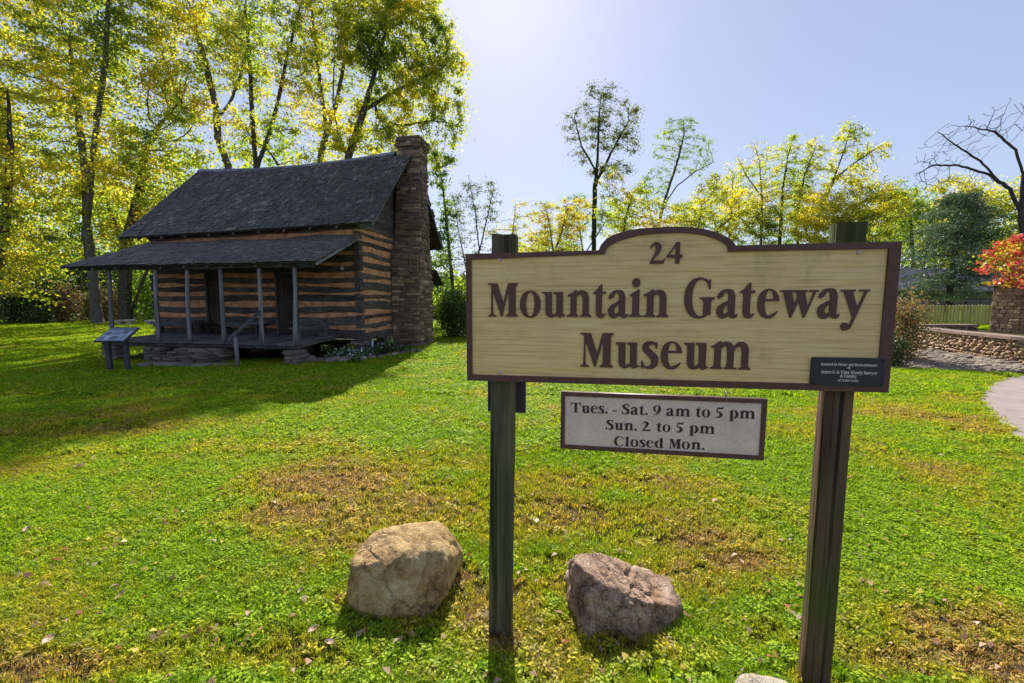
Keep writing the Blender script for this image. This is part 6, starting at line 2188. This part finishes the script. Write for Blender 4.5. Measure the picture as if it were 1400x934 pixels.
row1 = []
for ch, a, b in (('M', 38, 258), ('o', 272, 425), ('u', 437, 607), ('n', 617, 800), ('t', 808, 908), ('a', 920, 1070), ('i', 1075, 1172), ('n', 1180, 1370)):
    row1.append((ch, 660 + a / 5.385, 660 + b / 5.385))
for ch, a, b in (('G', 52, 268), ('a', 283, 435), ('t', 445, 555), ('e', 572, 725), ('w', 730, 1002), ('a', 1000, 1160), ('y', 1158, 1362)):
    row1.append((ch, 925 + a / 5.185, 925 + b / 5.185))
row2 = [(ch, 785 + a / 4.672, 785 + b / 4.672) for ch, a, b in (('M', 37, 248), ('u', 262, 415), ('s', 428, 538), ('e', 552, 688), ('u', 700, 857), ('m', 870, 1130))]
row0 = [('2', 785 + 482 / 4.672, 785 + 583 / 4.672), ('4', 785 + 590 / 4.672, 785 + 692 / 4.672)]
zb1 = zline(667, 433.1, 1185, 434.4)
cap1 = s_px(667, 387.4)[1] - s_px(667, 433.1)[1]
zb2 = zline(794, 501.9, 1025, 505.8)
cap2 = s_px(815, 455.2)[1] - s_px(815, 502)[1]
zb0 = zline(888, 360.6, 930, 360.2)
cap0 = s_px(910, 330.5)[1] - s_px(910, 360.3)[1]
for row, zb, cap, by in ((row1, zb1, cap1, 434), (row2, zb2, cap2, 503), (row0, zb0, cap0, 360)):
    for ch, a, b in row:
        s0_, s1_ = to_s(a, by), to_s(b, by)
        letter(ch, s0_, s1_, zb((s0_ + s1_) / 2), cap * (1.07 if ch == 'G' else 1.0), .003, .009, sign, M_BROWN)

# bolts
M_BOLT = mat_plain('pinkish_bolt', (.62, .50, .47), .1, 30, .4, .1, .001, .5)
for (px, py) in ((683, 355.5), (1176, 345), (683, 510)):
    s, z = s_px(px, py)
    MB().tube([(s, .010, z), (s, .004, z), (s, -.001, z)], [.0078, .0072, .004], 12).build('bolt', M_BOLT, sign, True)

# donor plaque
pc = [s_px(1110, 488.5), s_px(1208.5, 490.5), s_px(1207, 527.5), s_px(1108.5, 525.5)]
px0, px1, pz1, pz0 = (pc[0][0] + pc[3][0]) / 2, (pc[1][0] + pc[2][0]) / 2, (pc[0][1] + pc[1][1]) / 2, (pc[2][1] + pc[3][1]) / 2
rr = .008
cor = []
for cx_, cz_, a0 in ((px1 - rr, pz1 - rr, 0), (px0 + rr, pz1 - rr, 90), (px0 + rr, pz0 + rr, 180), (px1 - rr, pz0 + rr, 270)):
    for k in range(5):
        a = radians(a0 + k * 22.5)
        cor.append((cx_ + rr * cos(a), cz_ + rr * sin(a)))
M_PLAQ = mat_plain('black_plaque', (.028, .030, .036), .15, 40, .45, .1, .001, .5)
plaque = poly_solid([cor], -.006, .008, 'plaque', M_PLAQ, sign, .001)
M_SCR = mat_plain('plaque_screw', (.02, .02, .022), .1, 30, .4)
for cx_, cz_ in ((px0 + .007, pz1 - .008), (px1 - .007, pz1 - .008), (px0 + .007, pz0 + .008), (px1 - .007, pz0 + .008)):
    MB().tube([(cx_, -.005, cz_), (cx_, -.008, cz_), (cx_, -.009, cz_)], [.005, .005, .003], 10).build('screw', M_SCR, plaque, True)


def text_mesh(lines, y_front, depth, mat, name, parent):
    """lines: (text, s_centre, base_z, cap height, total width); joins the glyphs into one thin mesh"""
    V, F = [], []
    for text, sc_, bz, cap, width in lines:
        x = 0; items = []
        for ch in text:
            if ch == ' ':
                x += .34; continue
            items.append((ch, x)); x += GW[ch] + .06
        tot = x - .06
        kx = width / tot
        for ch, xo in items:
            me = GM_[ch]
            n = len(me.vertices)
            co = np.empty(n * 3); me.vertices.foreach_get('co', co); co = co.reshape(-1, 3)
            o = len(V) and sum(len(q) for q in V)
            slope = 0
            V.append(np.stack([sc_ - width / 2 + (xo + co[:, 0]) * kx, y_front + depth / 2 - co[:, 2] * depth, bz(sc_ - width / 2 + xo * kx) + co[:, 1] * cap], 1))
            F += [tuple(o + i for i in p.vertices) for p in me.polygons]
    Vv = np.concatenate(V)
    me = bpy.data.meshes.new(name)
    me.from_pydata(Vv.tolist(), [], F)
    me.materials.append(mat)
    me.update()
    return link(bpy.data.objects.new(name, me), parent)


M_PTEXT = mat_plain('plaque_lettering', (.72, .70, .66), .02, 5, .5, .02, .001)


def pl_line(txt, xa, xb, yb, cap_px):
    X = lambda q: 1100 + q / 11.667
    Y = 480 + yb / 11.667
    a, b = s_px(X(xa), Y), s_px(X(xb), Y)
    return (txt, (a[0] + b[0]) / 2, lambda s: a[1] - .0005, cap_px / 11.667 * 1.62 / FPX, b[0] - a[0])


for ln in ([pl_line('Donated in Honor and Remembrance', 248, 1142, 222, 40), pl_line('of', 668, 712, 278, 36), pl_line('James G. & Vista Woody Sawyer', 245, 1140, 348, 50),
           pl_line('& Family', 550, 815, 415, 48), pl_line('of Cedar Creek', 515, 840, 476, 36)]):
    o = text_mesh([ln], -.0068, .0012, M_PTEXT, 'lettering_line', plaque)
    o['kind'] = 'stuff'

# posts: left a split square timber, right a round-edged one
def timber(sx, w, d, v0, zt, mat, nm, crack, lean, rnd=.2):
    vs = []; n = 26; m = 20
    ph = random.uniform(0, 9)
    for i in range(n + 1):
        z = -.12 + (zt + .12) * i / n
        for k in range(m):
            a = 2 * pi * k / m
            e = 2 / (2 + 6 * (1 - rnd))
            ca, sa_ = cos(a), sin(a)
            rx = abs(ca) ** e * (1 if ca > 0 else -1) * w / 2
            ry = abs(sa_) ** e * (1 if sa_ > 0 else -1) * d / 2
            jr = 1 + .02 * sin(k * 2.1 + ph) + .012 * sin(z * 7 + k) + random.uniform(-.008, .008)
            if k in crack:
                jr *= .86
            vs.append((sx + lean * (z - 1) + rx * jr, v0 + d / 2 + ry * jr, z if i < n else z + random.uniform(-.003, .003)))
    fs = []
    for i in range(n):
        for k in range(m):
            fs.append((i * m + k, i * m + (k + 1) % m, (i + 1) * m + (k + 1) % m, (i + 1) * m + k))
    fs.append(tuple(n * m + k for k in range(m)))
    return MB().add(vs, fs).build(nm, mat, sign)


pl_s = (s_px(672.5, 330, .045)[0] + s_px(705.5, 330, .045)[0]) / 2
pl_b = (s_px(668, 868, .045)[0] + s_px(699, 868, .045)[0]) / 2
pl_w = s_px(703, 600, .045)[0] - s_px(669.5, 600, .045)[0]
zt_l = s_px(688, 320, .05)[1]
timber((pl_s * 0.5 + pl_b * .5) - .003, pl_w * .93, .098, .0402, zt_l, M_POSTA, 'left_post', (15, ), (pl_s - pl_b) / 1.8, .04)
pr_s = (s_px(1141, 315, .05)[0] + s_px(1188, 315, .05)[0]) / 2
pr_b = (s_px(1094, 930, .05)[0] + s_px(1140, 930, .05)[0]) / 2
pr_w = s_px(1188.5, 315, .06)[0] - s_px(1140.5, 315, .06)[0]
zt_r = s_px(1164, 304, .05)[1]
timber(pr_s * .5 + pr_b * .5 + .008, pr_w * .9, .09, .0402, zt_r, M_POSTB, 'right_post', (16, ), (pr_s - pr_b) / 1.9, .8)
print('POSTS', pl_s, pl_b, pl_w, zt_l, pr_s, pr_b, pr_w, zt_r)
# board on the far side of the left post
a_, b_ = s_px(667.5, 562, .15), s_px(718.5, 565, .15)
MB().box(a_[0], .142, a_[1], b_[0], .165, 1.72).build('back_board', M_BACKB, sign)

# ================================================================== HANGING HOURS SIGN
hc = [s_px(766.5, 537.4), s_px(1050.4, 546.1), s_px(1045, 629.6), s_px(766.7, 614.6)]
hs0, hs1 = .416, 1.233
hz1, hz0 = 1.2105, .9595
hours = thing('hours_sign', 'grey hanging board with the opening hours, framed in brown below the museum sign', 'sign', tuple(SO + SL * ((hs0 + hs1) / 2) + SR * .017 + Vector((0, 0, hz0))), -SB)
hx = (hs0 + hs1) / 2
M_HFACE_t = NT('grey_speckled_panel')
v = M_HFACE_t.coord('Object')
n = M_HFACE_t.noise(v, 9, 5, .6)
n2 = M_HFACE_t.noise(v, 160, 3, .6)
c = M_HFACE_t.ramp(M_HFACE_t.math('ADD', M_HFACE_t.math('MULTIPLY', n, .5), M_HFACE_t.math('MULTIPLY', n2, .5)), [(.35, (.68, .50, .40)), (.65, (.95, .73, .60))])
M_HFACE = M_HFACE_t.pbr(c, .7, None, .3)
w2, hh = (hs1 - hs0) / 2, hz1 - hz0
fr_ = .0165
poly_solid([[(-w2 + fr_, fr_), (w2 - fr_, fr_), (w2 - fr_, hh - fr_), (-w2 + fr_, hh - fr_)]], -.004, .012, 'panel', M_HFACE, hours)
poly_solid([[(-w2, 0), (w2, 0), (w2, hh), (-w2, hh)], [(-w2 + fr_, fr_), (w2 - fr_, fr_), (w2 - fr_, hh - fr_), (-w2 + fr_, hh - fr_)]], -.010, .014, 'frame', M_BROWN, hours, .001)


def h_line(txt, xa, ya, xb, yb, capy):
    """start and end of the baseline in the enlarged crop (scale 4.828, origin 764,530)"""
    X = lambda q: 764 + q / 4.828
    Y = lambda q: 530 + q / 4.828
    a, b = s_px(X(xa), Y(ya), .012), s_px(X(xb), Y(yb), .012)
    k = (b[1] - a[1]) / (b[0] - a[0])
    sa = a[0] - hx
    cap = capy / 4.828 * (1.80 / FPX)
    return (txt, (a[0] + b[0]) / 2 - hx, lambda s: a[1] - hz0 + k * (s - sa), cap, b[0] - a[0])


M_HTEXT = mat_plain('hours_lettering', (.055, .033, .036), .05, 10, .6, .02, .001)
def letters_row(line, y_front, depth, mat, parent):
    text, sc_, bz, cap, width = line
    x = 0; items = []
    for ch in text:
        if ch == ' ':
            x += .34; continue
        items.append((ch, x)); x += GW[ch] + .06
    kx = width / (x - .06)
    for ch, xo in items:
        a = sc_ - width / 2 + xo * kx
        o = letter(ch, a, a + GW[ch] * kx, bz(a), cap, y_front, depth, parent, M_BROWN)
        o.material_slots[0].link = 'OBJECT'
        o.material_slots[0].material = mat


HT = ([h_line('Tues. - Sat. 9 am to 5 pm', 78, 163, 1296, 207, 64), h_line('Sun. 2 to 5 pm', 312, 276, 1030, 305, 62), h_line('Closed Mon.', 364, 384, 962, 411, 62)])
for ln in HT:
    letters_row(ln, -.0052, .0012, M_HTEXT, hours)
M_HOOK = mat_plain('zinc_hook', (.42, .42, .45), .1, 30, .35, .1, .001, .6, .8)
for px in (816.5, 994.5):
    s, _ = s_px(px, 536)
    x = s - hx
    ztop = 1.2515 - hz0
    mb = MB()
    mb.tube([(x, .0, ztop + .004), (x, .0, ztop - .010)], [.0016, .0016], 6)
    ring = [(x + .0055 * cos(a), 0, ztop - .0150 + .0055 * sin(a)) for a in np.linspace(0, 2 * pi, 13)]
    mb.tube(ring, [.0014] * 13, 5)
    ring = [(x, .0055 * cos(a), ztop - .0250 + .0065 * sin(a)) for a in np.linspace(0, 2 * pi, 13)]
    mb.tube(ring, [.0014] * 13, 5)
    mb.tube([(x, -.012, ztop - .031), (x, -.013, hh - .014)], [.0015, .0015], 6)
    mb.tube([(x, -.012, ztop - .031), (x, 0, hh + .001)], [.0015, .0015], 6)
    mb.build('hook', M_HOOK, hours, True)
